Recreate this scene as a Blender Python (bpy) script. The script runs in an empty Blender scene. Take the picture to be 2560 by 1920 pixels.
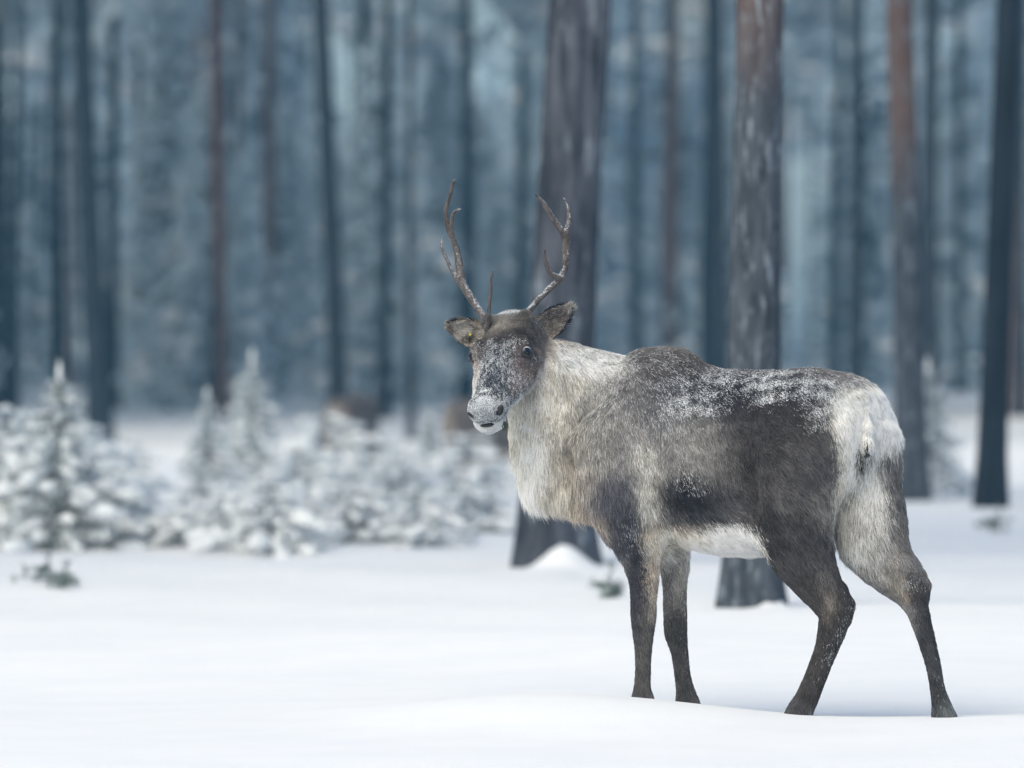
import bpy, math, random
import numpy as np
from mathutils import Vector, Matrix

random.seed(7)
rng = np.random.default_rng(7)
R = math.radians
S = bpy.context.scene

# ------------------------------------------------------------------ camera, world, sun, exposure
FOC = 14222.0          # focal length in photo pixels (200 mm on a 36 mm wide frame, 2560 px)
DIST = 16.34           # metres to the animal
CAM_Z = 1.0
cam_d = bpy.data.cameras.new("camera")
cam = bpy.data.objects.new("camera", cam_d)
S.collection.objects.link(cam)
cam.location = (0, 0, CAM_Z)
cam.rotation_euler = (R(90), 0, 0)
cam_d.lens = 200
cam_d.sensor_width = 36
cam_d.shift_y = -(960 - 926) / 2560
cam_d.clip_end = 3000
cam_d.clip_start = 0.5
cam_d.dof.use_dof = True
cam_d.dof.focus_distance = DIST - 0.12
cam_d.dof.aperture_fstop = 3.1
S.camera = cam

SUN_EL, SUN_AZ = 44.0, 236.0     # azimuth measured from +X towards +Y
w = bpy.data.worlds.new("World")
S.world = w
w.use_nodes = True
nt = w.node_tree
nt.nodes.clear()
sky = nt.nodes.new("ShaderNodeTexSky")
sky.sky_type = 'NISHITA'
sky.sun_disc = False
sky.sun_elevation = R(SUN_EL)
sky.sun_rotation = R(90 - SUN_AZ)
sky.air_density = 1.0
sky.dust_density = 2.0
sky.ozone_density = 0.4
bg = nt.nodes.new("ShaderNodeBackground")
bg.inputs["Strength"].default_value = 0.10
out = nt.nodes.new("ShaderNodeOutputWorld")
nt.links.new(sky.outputs[0], bg.inputs[0])
nt.links.new(bg.outputs[0], out.inputs[0])

sd = bpy.data.lights.new("sun", 'SUN')
sun = bpy.data.objects.new("sun", sd)
S.collection.objects.link(sun)
sd.energy = 1.5
sd.angle = R(60)
sd.color = (1.0, 0.915, 0.70)
sv = Vector((math.cos(R(SUN_AZ)) * math.cos(R(SUN_EL)), math.sin(R(SUN_AZ)) * math.cos(R(SUN_EL)), math.sin(R(SUN_EL))))
sun.rotation_euler = sv.to_track_quat('Z', 'Y').to_euler()

S.view_settings.view_transform = 'Standard'
S.view_settings.look = 'None'
S.view_settings.gamma = 1
S.view_settings.exposure = 0.88
S.view_settings.use_curve_mapping = False
S.render.engine = 'CYCLES'
S.cycles.use_denoising = True
S.cycles.max_bounces = 6
S.cycles.diffuse_bounces = 3
S.cycles.glossy_bounces = 2
S.cycles.transmission_bounces = 2
S.cycles.transparent_max_bounces = 4
S.cycles_curves.shape = 'RIBBONS'

# ------------------------------------------------------------------ helpers
def P(u, v, d=0.0):
    """photo pixel + depth offset (in pixels at the animal, away from the camera) -> world"""
    y = DIST + d / 870.0
    return np.array([(u - 1280.0) / FOC * y, y, CAM_Z - (v - 926.0) / FOC * y])

def PX(r, d=0.0):
    return r / FOC * (DIST + d / 870.0)

def tag(o, label=None, cat=None, group=None, kind=None):
    if label: o['label'] = label
    if cat: o['category'] = cat
    if group: o['group'] = group
    if kind: o['kind'] = kind
    return o

def link(name, data, parent=None, mat=None):
    o = bpy.data.objects.new(name, data)
    S.collection.objects.link(o)
    if parent is not None: o.parent = parent
    if mat is not None:
        for m in (mat if isinstance(mat, (list, tuple)) else [mat]):
            data.materials.append(m)
    return o

def mk(name, V, quads=None, tris=None, smooth=True, mi=None):
    V = np.asarray(V, dtype=np.float32)
    loops, sizes = [], []
    if quads is not None and len(quads):
        q = np.asarray(quads, dtype=np.int32); loops.append(q.ravel()); sizes.append(np.full(len(q), 4, np.int32))
    if tris is not None and len(tris):
        t = np.asarray(tris, dtype=np.int32); loops.append(t.ravel()); sizes.append(np.full(len(t), 3, np.int32))
    loops = np.concatenate(loops); sizes = np.concatenate(sizes)
    me = bpy.data.meshes.new(name)
    me.vertices.add(len(V)); me.vertices.foreach_set('co', V.ravel())
    me.loops.add(len(loops)); me.loops.foreach_set('vertex_index', loops)
    st = np.concatenate([[0], np.cumsum(sizes)[:-1]]).astype(np.int32)
    me.polygons.add(len(sizes)); me.polygons.foreach_set('loop_start', st)
    me.update(calc_edges=True)
    if smooth: me.polygons.foreach_set('use_smooth', np.ones(len(sizes), bool))
    if mi is not None: me.polygons.foreach_set('material_index', np.asarray(mi, np.int32))
    me.validate()
    return me

def tube(pts, rad, n=10, cap=True, wob=None):
    """tapered tube through pts; returns V, quads, tris"""
    pts = np.asarray(pts, float); rad = np.asarray(rad, float)
    m = len(pts)
    tan = np.gradient(pts, axis=0)
    tan /= np.linalg.norm(tan, axis=1)[:, None] + 1e-9
    ref = np.array([0.0, 1.0, 0.0]) if abs(tan[0][1]) < 0.8 else np.array([1.0, 0, 0])
    V = []
    ang = np.arange(n) / n * 2 * np.pi
    for i in range(m):
        a = np.cross(tan[i], ref); a /= np.linalg.norm(a) + 1e-9
        b = np.cross(tan[i], a)
        ref = np.cross(a, tan[i]) if False else ref
        rr = rad[i] * (np.ones(n) if wob is None else wob(i, ang))
        V.append(pts[i] + (np.cos(ang) * rr)[:, None] * a + (np.sin(ang) * rr)[:, None] * b)
    V = np.concatenate(V)
    Q = []
    for i in range(m - 1):
        j = np.arange(n); k = (j + 1) % n
        Q.append(np.stack([i * n + j, i * n + k, (i + 1) * n + k, (i + 1) * n + j], 1))
    Q = np.concatenate(Q)
    T = None
    if cap:
        c0, c1 = len(V), len(V) + 1
        V = np.vstack([V, pts[0], pts[-1]])
        j = np.arange(n); k = (j + 1) % n
        T = np.concatenate([np.stack([k, j, np.full(n, c0)], 1), np.stack([(m - 1) * n + j, (m - 1) * n + k, np.full(n, c1)], 1)])
    return V, Q, T

class MB:
    """collects pieces for one mesh"""
    def __init__(s): s.V, s.Q, s.T, s.mq, s.mt, s.n = [], [], [], [], [], 0
    def add(s, V, Q=None, T=None, mi=0):
        if Q is not None and len(Q): s.Q.append(np.asarray(Q) + s.n); s.mq.append(np.full(len(Q), mi))
        if T is not None and len(T): s.T.append(np.asarray(T) + s.n); s.mt.append(np.full(len(T), mi))
        s.V.append(np.asarray(V)); s.n += len(V)
    def mesh(s, name, smooth=True):
        Q = np.concatenate(s.Q) if s.Q else None
        T = np.concatenate(s.T) if s.T else None
        return mk(name, np.concatenate(s.V), Q, T, smooth, np.concatenate(s.mq + s.mt))

def sines(seed, n, f0, f1):
    g = np.random.default_rng(seed)
    k = g.normal(size=(n, 3)); k /= np.linalg.norm(k, axis=1)[:, None]
    k *= g.uniform(f0, f1, n)[:, None]
    return k, g.uniform(0, 6.28, n)

def snoise(p, seed, freq, n=7):
    k, ph = sines(seed, n, freq * 0.5, freq * 1.6)
    return np.sin(p @ k.T + ph).sum(1) / math.sqrt(n)

def sst(a, b, x):
    t = np.clip((x - a) / (b - a), 0, 1)
    return t * t * (3 - 2 * t)

# ------------------------------------------------------------------ materials
def mat(name, col=(.5, .5, .5), rough=.7, spec=.3):
    m = bpy.data.materials.new(name); m.use_nodes = True
    b = m.node_tree.nodes["Principled BSDF"]
    b.inputs["Base Color"].default_value = (*col, 1)
    b.inputs["Roughness"].default_value = rough
    b.inputs["Specular IOR Level"].default_value = spec
    return m, m.node_tree, b

def noise_node(t, scale, detail=4, rough=.55, coord='Object', vec_scale=None):
    tc = t.nodes.new("ShaderNodeTexCoord"); n = t.nodes.new("ShaderNodeTexNoise")
    n.inputs["Scale"].default_value = scale; n.inputs["Detail"].default_value = detail; n.inputs["Roughness"].default_value = rough
    if vec_scale:
        mp = t.nodes.new("ShaderNodeMapping"); mp.inputs["Scale"].default_value = vec_scale
        t.links.new(tc.outputs[coord], mp.inputs[0]); t.links.new(mp.outputs[0], n.inputs["Vector"])
    else:
        t.links.new(tc.outputs[coord], n.inputs["Vector"])
    return n

def ramp(t, src, stops):
    r = t.nodes.new("ShaderNodeValToRGB")
    e = r.color_ramp.elements
    while len(e) < len(stops): e.new(0.5)
    for i, (p, c) in enumerate(stops):
        e[i].position = p; e[i].color = (*c, 1)
    t.links.new(src, r.inputs[0])
    return r

def bump(t, b, src, strength, dist):
    n = t.nodes.new("ShaderNodeBump"); n.inputs["Strength"].default_value = strength; n.inputs["Distance"].default_value = dist
    t.links.new(src, n.inputs["Height"]); t.links.new(n.outputs[0], b.inputs["Normal"])
    return n

def mix(t, fac, a, b_):
    m = t.nodes.new("ShaderNodeMix"); m.data_type = 'RGBA'
    if isinstance(fac, float): m.inputs[0].default_value = fac
    else: t.links.new(fac, m.inputs[0])
    for k, x in ((6, a), (7, b_)):
        if isinstance(x, tuple): m.inputs[k].default_value = (*x, 1)
        else: t.links.new(x, m.inputs[k])
    return m.outputs[2]

M_SNOW, t, b = mat("snow", (.86, .875, .89), .75, .25)
n1 = noise_node(t, 2.2, 5, .6); n2 = noise_node(t, 160, 3, .6)
r_ = ramp(t, n1.outputs[0], [(.3, (.83, .85, .87)), (.7, (.89, .90, .91))]); t.links.new(r_.outputs[0], b.inputs["Base Color"])
bump(t, b, n2.outputs[0], .25, .01)

M_SNOWPAD, t, b = mat("branch_snow", (.78, .82, .85), .8, .2)
n1 = noise_node(t, 14, 4, .6)
r_ = ramp(t, n1.outputs[0], [(.35, (.70, .75, .78)), (.65, (.87, .89, .90))]); t.links.new(r_.outputs[0], b.inputs["Base Color"])
bump(t, b, n1.outputs[0], .5, .03)

M_NEEDLE, t, b = mat("frost_blue_shade_needles", (.09, .13, .14), .7, .3)
n1 = noise_node(t, 9, 4, .6)
r_ = ramp(t, n1.outputs[0], [(.28, (.26, .39, .46)), (.52, (.64, .77, .85))]); t.links.new(r_.outputs[0], b.inputs["Base Color"])  # blue of the forest shade is mixed into the frost colour

M_NEEDLE_D, t, b = mat('dark_green_needles', (.20, .25, .24), .7, .3)
M_NEEDLE_W, t, b = mat("rimed_needles", (.5, .6, .6), .75, .2)
n1 = noise_node(t, 14, 4, .6)
r_ = ramp(t, n1.outputs[0], [(.30, (.16, .22, .22)), (.52, (.62, .68, .70)), (.7, (.82, .85, .86))]); t.links.new(r_.outputs[0], b.inputs["Base Color"])

def bark(name, dark, light, frost, red=None, red_from=3.0, frost_amt=.55, bs=9, fs=13):
    m, t, b = mat(name, dark, .85, .2)
    n1 = noise_node(t, bs, 6, .65, vec_scale=(1, 1, .16))
    base = ramp(t, n1.outputs[0], [(.40, dark), (.60, light)]).outputs[0]
    if red is not None:
        tc = t.nodes.new("ShaderNodeTexCoord"); sx = t.nodes.new("ShaderNodeSeparateXYZ"); t.links.new(tc.outputs['Object'], sx.inputs[0])
        nn = noise_node(t, 1.3, 3, .5, vec_scale=(1, 1, .6))
        ma = t.nodes.new("ShaderNodeMath"); ma.operation = 'MULTIPLY_ADD'; t.links.new(nn.outputs[0], ma.inputs[0]); ma.inputs[1].default_value = 2.5
        t.links.new(sx.outputs['Z'], ma.inputs[2])
        mr = t.nodes.new("ShaderNodeMapRange"); t.links.new(ma.outputs[0], mr.inputs[0])
        mr.inputs[1].default_value = red_from + 1.0; mr.inputs[2].default_value = red_from + 2.0
        base = mix(t, mr.outputs[0], base, red)
    n2 = noise_node(t, fs, 6, .7, vec_scale=(1, 1, .26))
    fr = ramp(t, n2.outputs[0], [(frost_amt, (0, 0, 0)), (frost_amt + .14, (1, 1, 1))])
    base = mix(t, fr.outputs[0], base, frost)
    t.links.new(base, b.inputs["Base Color"])
    bump(t, b, n1.outputs[0], .9, .03)
    return m
M_BARK = bark("pine_bark", (.016, .022, .032), (.05, .054, .068), (.30, .33, .37), frost_amt=.60)
M_BARK2 = bark("pine_bark_red_top", (.028, .036, .048), (.075, .088, .108), (.23, .275, .32), red=(.125, .085, .075), red_from=2.3, frost_amt=.53, bs=18, fs=30)
M_BARKBIG = bark("old_pine_bark", (.022, .028, .040), (.092, .100, .125), (.27, .32, .37), frost_amt=.56, bs=14, fs=10)
M_BARKDARK = bark("dark_bark", (.008, .015, .024), (.020, .030, .044), (.09, .12, .16), frost_amt=.70)
M_BARKRED = bark("reddish_bark", (.055, .040, .045), (.13, .09, .085), (.26, .27, .30), red=(.13, .075, .07), red_from=2.5, frost_amt=.62)

# ------------------------------------------------------------------ ground
FEET = [(1606, 1745, 22), (1718, 1763, 172), (1994, 1786, -183), (2360, 1793, -186)]
feet_w = [P(*f) for f in FEET]
BUMPS = []      # (x, y, sx, sy, h)
def ground_z(x, y):
    x = np.asarray(x, float); y = np.asarray(y, float)
    z = 0.42 * sst(55, 150, y) + 0.9 * sst(170, 420, y)
    # long soft drifts
    z = z + 0.020 * np.sin(0.55 * y + 0.35 * x + .6) * np.exp(-((y - 22) / 9) ** 2)
    z = z + 0.055 * np.exp(-((y - 20.6 - 0.10 * x) / 1.1) ** 2) * (0.6 + 0.4 * np.sin(1.1 * x + 2))
    z = z - 0.05 * np.exp(-((y - 25.5 - .2 * np.sin(x)) / 2.0) ** 2)
    z = z + 0.03 * np.sin(0.9 * x + 0.4) * np.exp(-((y - 18.2) / 1.3) ** 2)
    z = z + 0.012 * np.sin(2.3 * x + 1.9 * y) * np.exp(-((y - 30) / 12) ** 2)
    z = z + 0.05 * (np.sin(.31 * x + .17 * y) + np.sin(.13 * x - .29 * y + 1)) * sst(26, 60, y)
    for bx, by, sx, sy, h in BUMPS:
        z = z + h * np.exp(-((x - bx) / sx) ** 2 - ((y - by) / sy) ** 2)
    return z
_fz = [(p[0], p[1], p[2]) for p in feet_w]
_A = np.array([[math.exp(-((a[0] - c[0]) ** 2 / .5 + (a[1] - c[1]) ** 2 / .5)) for c in _fz] for a in _fz])
_rb = np.array([a[2] - float(ground_z(a[0], a[1])) for a in _fz])
_wt = np.linalg.solve(_A + 1e-3 * np.eye(4), _rb)
_gz0 = ground_z
def ground_z(x, y):
    z = _gz0(x, y)
    for (cx, cy, _), wt in zip(_fz, _wt):
        z = z + wt * np.exp(-((x - cx) ** 2 + (y - cy) ** 2) / .5)
    return z

def at(u, v_base):
    """world point on the snow that shows at photo pixel (u, v_base)"""
    lo, hi = 12.0, 400.0
    for _ in range(60):
        y = (lo + hi) / 2
        x = (u - 1280) / FOC * y
        v = 926 - (float(ground_z(x, y)) - CAM_Z) * FOC / y
        if v > v_base: lo = y
        else: hi = y
    return x, y, float(ground_z(x, y))

K = 2560 / 2212.0     # full-frame view coordinates -> photo pixels
# two heaps of snow against the nearest trunks
for (uu, vb, hh, sx) in ((1216, 1224, .14, .13), (1648, 1303, .13, .05), (1150, 1226, .03, .2), (1275, 1222, -.02, .08)):
    x, y, z = at(uu * K, vb * K)
    BUMPS.append((x, y - .42, sx, .22, hh))

def axis_pts(segs):
    a = []
    for s0, s1, st in segs: a.append(np.arange(s0, s1, st))
    return np.unique(np.round(np.concatenate(a), 5))
gx = axis_pts([(-420, -30, 15), (-30, -7, 1.0), (-7, 7, .05), (7, 30, 1.0), (30, 421, 15)])
gy = axis_pts([(-150, 6, 6), (6, 13.6, .4), (13.6, 32, .06), (32, 60, .25), (60, 170, 1.5), (170, 560, 10)])
GX, GY = np.meshgrid(gx, gy)
GZ = ground_z(GX.ravel(), GY.ravel())
nx_, ny_ = len(gx), len(gy)
ii, jj = np.meshgrid(np.arange(nx_ - 1), np.arange(ny_ - 1))
q0 = (jj * nx_ + ii).ravel()
ground = link("ground", mk("ground", np.stack([GX.ravel(), GY.ravel(), GZ], 1), np.stack([q0, q0 + 1, q0 + 1 + nx_, q0 + nx_], 1)), None, M_SNOW)
tag(ground, kind='structure', label="smooth soft snow covering the whole forest floor")

# ------------------------------------------------------------------ foliage pieces
def blob(c, rx, ry, rz, seed, jit=.18, sub=1, yaw=0.0):
    import bmesh
    V, T = ICO[sub]
    g = np.random.default_rng(seed)
    v = V * (1 + g.uniform(-jit, jit, (len(V), 1)))
    v = v * np.array([rx, ry, rz])
    c_, s_ = math.cos(yaw), math.sin(yaw)
    v = np.stack([v[:, 0] * c_ - v[:, 1] * s_, v[:, 0] * s_ + v[:, 1] * c_, v[:, 2]], 1)
    return v + np.asarray(c), T
import bmesh
ICO = {}
for sub in (1, 2):
    bm = bmesh.new(); bmesh.ops.create_icosphere(bm, subdivisions=sub, radius=1)
    bm.verts.ensure_lookup_table()
    ICO[sub] = (np.array([v.co[:] for v in bm.verts]), np.array([[v.index for v in f.verts] for f in bm.faces])); bm.free()

def blades(g, cen, spread, n, length, width, down=.5):
    """n thin needle tufts (one quad each) round centres cen"""
    c = cen[g.integers(0, len(cen), n)] + g.normal(size=(n, 3)) * spread
    d = g.normal(size=(n, 3)); d[:, 2] -= down; d /= np.linalg.norm(d, axis=1)[:, None]
    sd_ = np.cross(d, g.normal(size=(n, 3))); sd_ /= np.linalg.norm(sd_, axis=1)[:, None]
    L = length * g.uniform(.5, 1.3, (n, 1)); W = width * g.uniform(.6, 1.4, (n, 1))
    V = np.stack([c - sd_ * W, c + sd_ * W, c + d * L + sd_ * W * .3, c + d * L - sd_ * W * .3], 1).reshape(-1, 3)
    return V, np.arange(n * 4).reshape(n, 4)

def spruce_meshes(seed, H, width, levels, per, snow=1.0, nb=26, blade=.06, lumps=2, spike=.16, bush=False):
    """trunk, needles, snow for a spruce of height H, base at z=0"""
    g = np.random.default_rng(seed)
    st, nd, sn = MB(), MB(), MB()
    zz = np.linspace(-.15, H, 8)
    st.add(*tube(np.stack([.01 * np.sin(zz * 3), .01 * np.cos(zz * 4), zz], 1), np.linspace(H * .018 + .006, .004, 8), 8))
    bl = MB()
    for li in range(levels):
        f = (li + .5) / levels
        z = H * (.03 + .93 * f ** .95)
        L = width * (1 - f) ** .85 + width * .06
        if bush: L = width * math.sqrt(max(1 - f * f, 0)) * g.uniform(.75, 1.1) + .04 * width
        k = max(3, int(per * (1 - .5 * f)))
        for j in range(k):
            a = j / k * 6.283 + li * 1.9 + g.uniform(-.35, .35)
            l = L * (g.uniform(.45, 1.35) if bush else g.uniform(.6, 1.2))
            m = 5
            s = np.linspace(.08, 1, m)
            droop = g.uniform(.15, .42)
            px = np.stack([np.cos(a) * s * l, np.sin(a) * s * l, z + l * (.22 * s - droop * s ** 2) + g.uniform(-.02, .02) * H], 1)
            px[:, 2] = np.maximum(px[:, 2], .02)
            st.add(*tube(px, np.linspace(.010, .003, m) * (H / 1.2) ** .6, 5, cap=False))
            V, Q = blades(g, px[1:] - [0, 0, .012 * H], l * .11, nb, blade, blade * .16, .6)
            nd.add(V, Q)
            for q in range(lumps):
                if g.uniform() > snow: continue
                s_ = g.uniform(.35, 1.0)
                c = np.array([np.cos(a) * s_ * l, np.sin(a) * s_ * l, z + l * (.22 * s_ - droop * s_ ** 2)])
                c[2] = max(c[2], .03)
                r = l * g.uniform(.08, .17)
                V, T = blob(c + [0, 0, r * .28], r * 1.35, r * .85, r * .55, g.integers(1e9), .24, 1, a)
                sn.add(V, None, T)
    if not bush:
        V, T = blob([0, 0, H * .97], spike * H * .13, spike * H * .13, spike * H * .6, 3, .25, 1); sn.add(V, None, T)
    return st.mesh("trunk"), nd.mesh("needles", False), sn.mesh("snow_pads")

def spruce(name, meshes, loc, rz, sc, label, group, cat="tree"):
    e = bpy.data.objects.new(name, None); S.collection.objects.link(e)
    e.location = loc; e.rotation_euler = (0, 0, rz); e.scale = (sc, sc, sc)
    tag(e, label, cat, group)
    for nm, me in zip(("trunk", "needles", "snow"), meshes):
        o = bpy.data.objects.new(nm, me); S.collection.objects.link(o); o.parent = e
        if nm != "trunk": o['kind'] = 'stuff'
    return e

def set_mats(ms, nm=None):
    ms[0].materials.append(M_BARKDARK); ms[1].materials.append(nm or M_NEEDLE); ms[2].materials.append(M_SNOWPAD)
    return ms

# small snowed-under spruces of the clearing (about 1 m tall)
SAP = [set_mats(spruce_meshes(11 + i, 1.0, [.50, .72, .34, .85][i], [11, 7, 12, 6][i], [9, 10, 8, 11][i], .92, 30, .050, 6, [.14, .07, .16, .05][i], i in (1, 3)), M_NEEDLE_W) for i in range(4)]

# (u, v_base, height in view px, mesh, label)  in full-frame view coordinates
saplings = [
    (128, 1188, 405, 0, "tallest snow-laden young spruce with a pointed white tip at the left edge of the clearing"),
    (20, 1180, 300, 1, "broad snow-laden bushy spruce cut by the left edge of the photograph"),
    (222, 1182, 170, 1, "low bluish snowed-under bush just right of the tall pointed spruce"),
    (545, 1060, 300, 2, "slender whitish young spruce with a long thin tip, behind the low bushes"),
    (448, 1075, 235, 2, "thin whitish spruce with a narrow tip, left of the one with the longest tip"),
    (395, 1180, 120, 3, "low rounded snow-covered bush right of the left group"),
    (485, 1185, 135, 1, "small snow-covered bush between two lower rounded ones"),
    (585, 1195, 170, 3, "whitish snow-covered bush with a dark low clump at its foot"),
    (670, 1178, 120, 1, "flat spreading snowy bush in the middle of the row"),
    (750, 1172, 150, 3, "snowy bush in front of the far brown reindeer by the slender leaning pine"),
    (828, 1168, 115, 3, "low white bush between the two far reindeer"),
    (905, 1182, 140, 1, "snowy bush with a dark twig at its right foot"),
    (928, 1085, 200, 2, "narrow pale spruce sapling standing just left of the far reindeer by the muzzle"),
    (985, 1150, 130, 3, "low snow-covered bush under the far reindeer by the muzzle"),
    (1050, 1150, 110, 1, "sparse snow-covered bush with a green lower twig near the thick pine"),
    (310, 1165, 100, 3, "lowest snow hump of a bush between the left group and the rounded bush"),
]
for i, (u, vb, hpx, mi_, lab) in enumerate(saplings):
    x, y, z = at(u * K, vb * K)
    sc = hpx * K / FOC * y
    e = spruce("young_spruce", SAP[mi_], (x, y, z - .03), i * 1.3 + 2.2, sc, lab, "snow-laden young spruces in the clearing")
for i, (u, vb, sc) in enumerate([(270, 1090, .4), (640, 1110, .42), (800, 1095, .42), (870, 1110, .4), (1010, 1090, .45), (60, 1120, .7), (165, 1120, .6), (700, 1050, .45), (560, 1150, .4), (2005, 1075, 1.1)]):
    x, y, z = at(u * K, vb * K)
    if u == 2005:
        spruce("young_spruce", SAP[2], (x, y, z), i, 1.0, "pale frosted young spruce beyond the rump of the big reindeer", "snow-laden young spruces in the clearing")
    else:
        spruce("young_spruce", SAP[i % 2 * 2 + 1], (x, y, z - .02), i * 2.1, sc * y / 33, "low snow-covered bush in the second row, blurred into its neighbours", "low bushes of the second row")

# seedlings poking through the snow
def seedling(u, vb, s, label, seed):
    x, y, z = at(u * K, vb * K)
    g = np.random.default_rng(seed)
    e = bpy.data.objects.new("seedling", None); S.collection.objects.link(e); e.location = (x, y, z)
    tag(e, label, "seedling", "seedlings poking out of the snow")
    st, nd = MB(), MB()
    zz = np.linspace(-.03, .20 * s, 5)
    st.add(*tube(np.stack([zz * .05, zz * 0, zz], 1), np.linspace(.004, .0015, 5), 6))
    for j in range(9):
        a = g.uniform(0, 6.28); l = s * g.uniform(.06, .16); z0 = s * g.uniform(.01, .09)
        q = np.linspace(0, 1, 4)
        px = np.stack([np.cos(a) * q * l, np.sin(a) * q * l, z0 + q * l * .25 - q * q * l * .2], 1)
        st.add(*tube(px, np.linspace(.003, .001, 4), 5))
        nd.add(*blades(g, px[1:], .008, 45, .028, .003, -.2))
    nd.add(*blades(g, np.stack([zz * .05, zz * 0, zz], 1)[2:], .008, 60, .028, .003, -.5))
    link("stem", st.mesh("stem"), e, M_BARKDARK)
    n = link("needles", nd.mesh("needles", False), e, M_NEEDLE_D); n['kind'] = 'stuff'
seedling(103, 1262, 1.0, "small green seedling with drooping twigs alone on the snow at far left", 1)
seedling(140, 1272, .55, "tiny low twig right beside the larger seedling at far left", 2)
seedling(1317, 1292, .75, "small seedling in the snow between the thick pine and the front leg", 3)
seedling(2155, 1150, .8, "small dark twig in the snow below the rightmost pine", 4)

# ------------------------------------------------------------------ pines
def crown_mesh(seed, H=11.0, Rr=2.6, n=1500):
    g = np.random.default_rng(seed)
    k = 42
    cen = g.uniform(-1, 1, (k, 3)); cen[:, 2] = g.uniform(0, 1, k)
    rr = Rr * np.sin(np.pi * np.clip(cen[:, 2] * .85 + .12, 0, 1)) ** .7
    cen = np.stack([cen[:, 0] * rr, cen[:, 1] * rr, cen[:, 2] * H], 1)
    nd = MB(); nd.add(*blades(g, cen, .42, n, .55, .13, .3))
    sn = MB()
    for c in cen:
        for q in range(2):
            r = g.uniform(.25, .5)
            V, T = blob(c + g.normal(size=3) * .35, r * 1.3, r, r * .45, g.integers(1e9), .25, 1, g.uniform(0, 6)); sn.add(V, None, T)
    br = MB()
    for c in cen[::2]:
        q = np.linspace(0, 1, 4)[:, None]
        px = np.array([[0, 0, max(c[2] - .8, 0)]]) * (1 - q) + c * q
        br.add(*tube(px, np.linspace(.05, .015, 4), 5, cap=False))
    m = nd.mesh("crown", False); m.materials.append(M_NEEDLE)
    s_ = sn.mesh("crown_snow"); s_.materials.append(M_SNOWPAD)
    b_ = br.mesh("limbs"); b_.materials.append(M_BARK)
    return m, s_, b_
CROWNS = [crown_mesh(100 + i) for i in range(4)]

def trunk_mesh(seed, H, r0, fine, flare=.35):
    g = np.random.default_rng(seed)
    n, m = (64, 340) if fine else (14, 26)
    if fine:
        zz = np.concatenate([np.linspace(-.3, 4.6, m), np.linspace(4.8, H, 20)])
    else:
        zz = np.concatenate([np.linspace(-.3, 1.2, 8), np.linspace(1.6, H, m)])
    r = r0 * (1 - .62 * np.clip(zz / H, 0, 1)) * (1 + flare * np.exp(-np.maximum(zz, 0) / .28))
    sw = .02 * r0 / .15
    pts = np.stack([sw * np.sin(zz * .7 + g.uniform(0, 6)), sw * np.sin(zz * .5 + g.uniform(0, 6)), zz], 1)
    ks = g.integers(3, 24, 9); ph = g.uniform(0, 6.28, 9); kz = g.normal(size=9) * 4.5
    def wob(i, ang):
        w_ = np.ones_like(ang)
        z = zz[i]
        w_ = w_ + .035 * np.sin(3 * ang + z * .5 + ph[0]) * (1 + 2 * math.exp(-max(z, 0) / .3))
        if fine:
            pl = sum(np.sin(ks[q] * ang + kz[q] * z + ph[q]) for q in range(9)) / 3
            w_ = w_ + .06 * np.clip(pl, -1, .6)
        return w_
    V, Q, T = tube(pts, r, n, True, wob)
    return mk("trunk", V, Q, T)

def pine(loc, r0, H, lean, bark_m, label, group=None, fine=False, seed=0, trunk=None, crown_z=8.5, name="pine_tree"):
    e = bpy.data.objects.new(name, None); S.collection.objects.link(e)
    e.location = loc; e.rotation_euler = (0, lean, seed * 0)
    tag(e, label, "tree", group)
    me = trunk if trunk is not None else trunk_mesh(seed, H, r0, fine)
    if trunk is None: me.materials.append(bark_m)
    o = bpy.data.objects.new("trunk", me); S.collection.objects.link(o); o.parent = e
    if trunk is not None: o.scale = (r0 / .15, r0 / .15, H / 18.0)
    cm = CROWNS[seed % 4]
    for nm, mm in zip(("crown", "crown_snow", "limbs"), cm):
        c = bpy.data.objects.new(nm, mm); S.collection.objects.link(c); c.parent = e
        c.location = (0, 0, crown_z); c.rotation_euler = (0, 0, seed * 1.7); c.scale = (1, 1, (H + 1 - crown_z) / 11)
        c['kind'] = 'stuff'
    return e

GP = "pine trunks of the forest"
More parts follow.
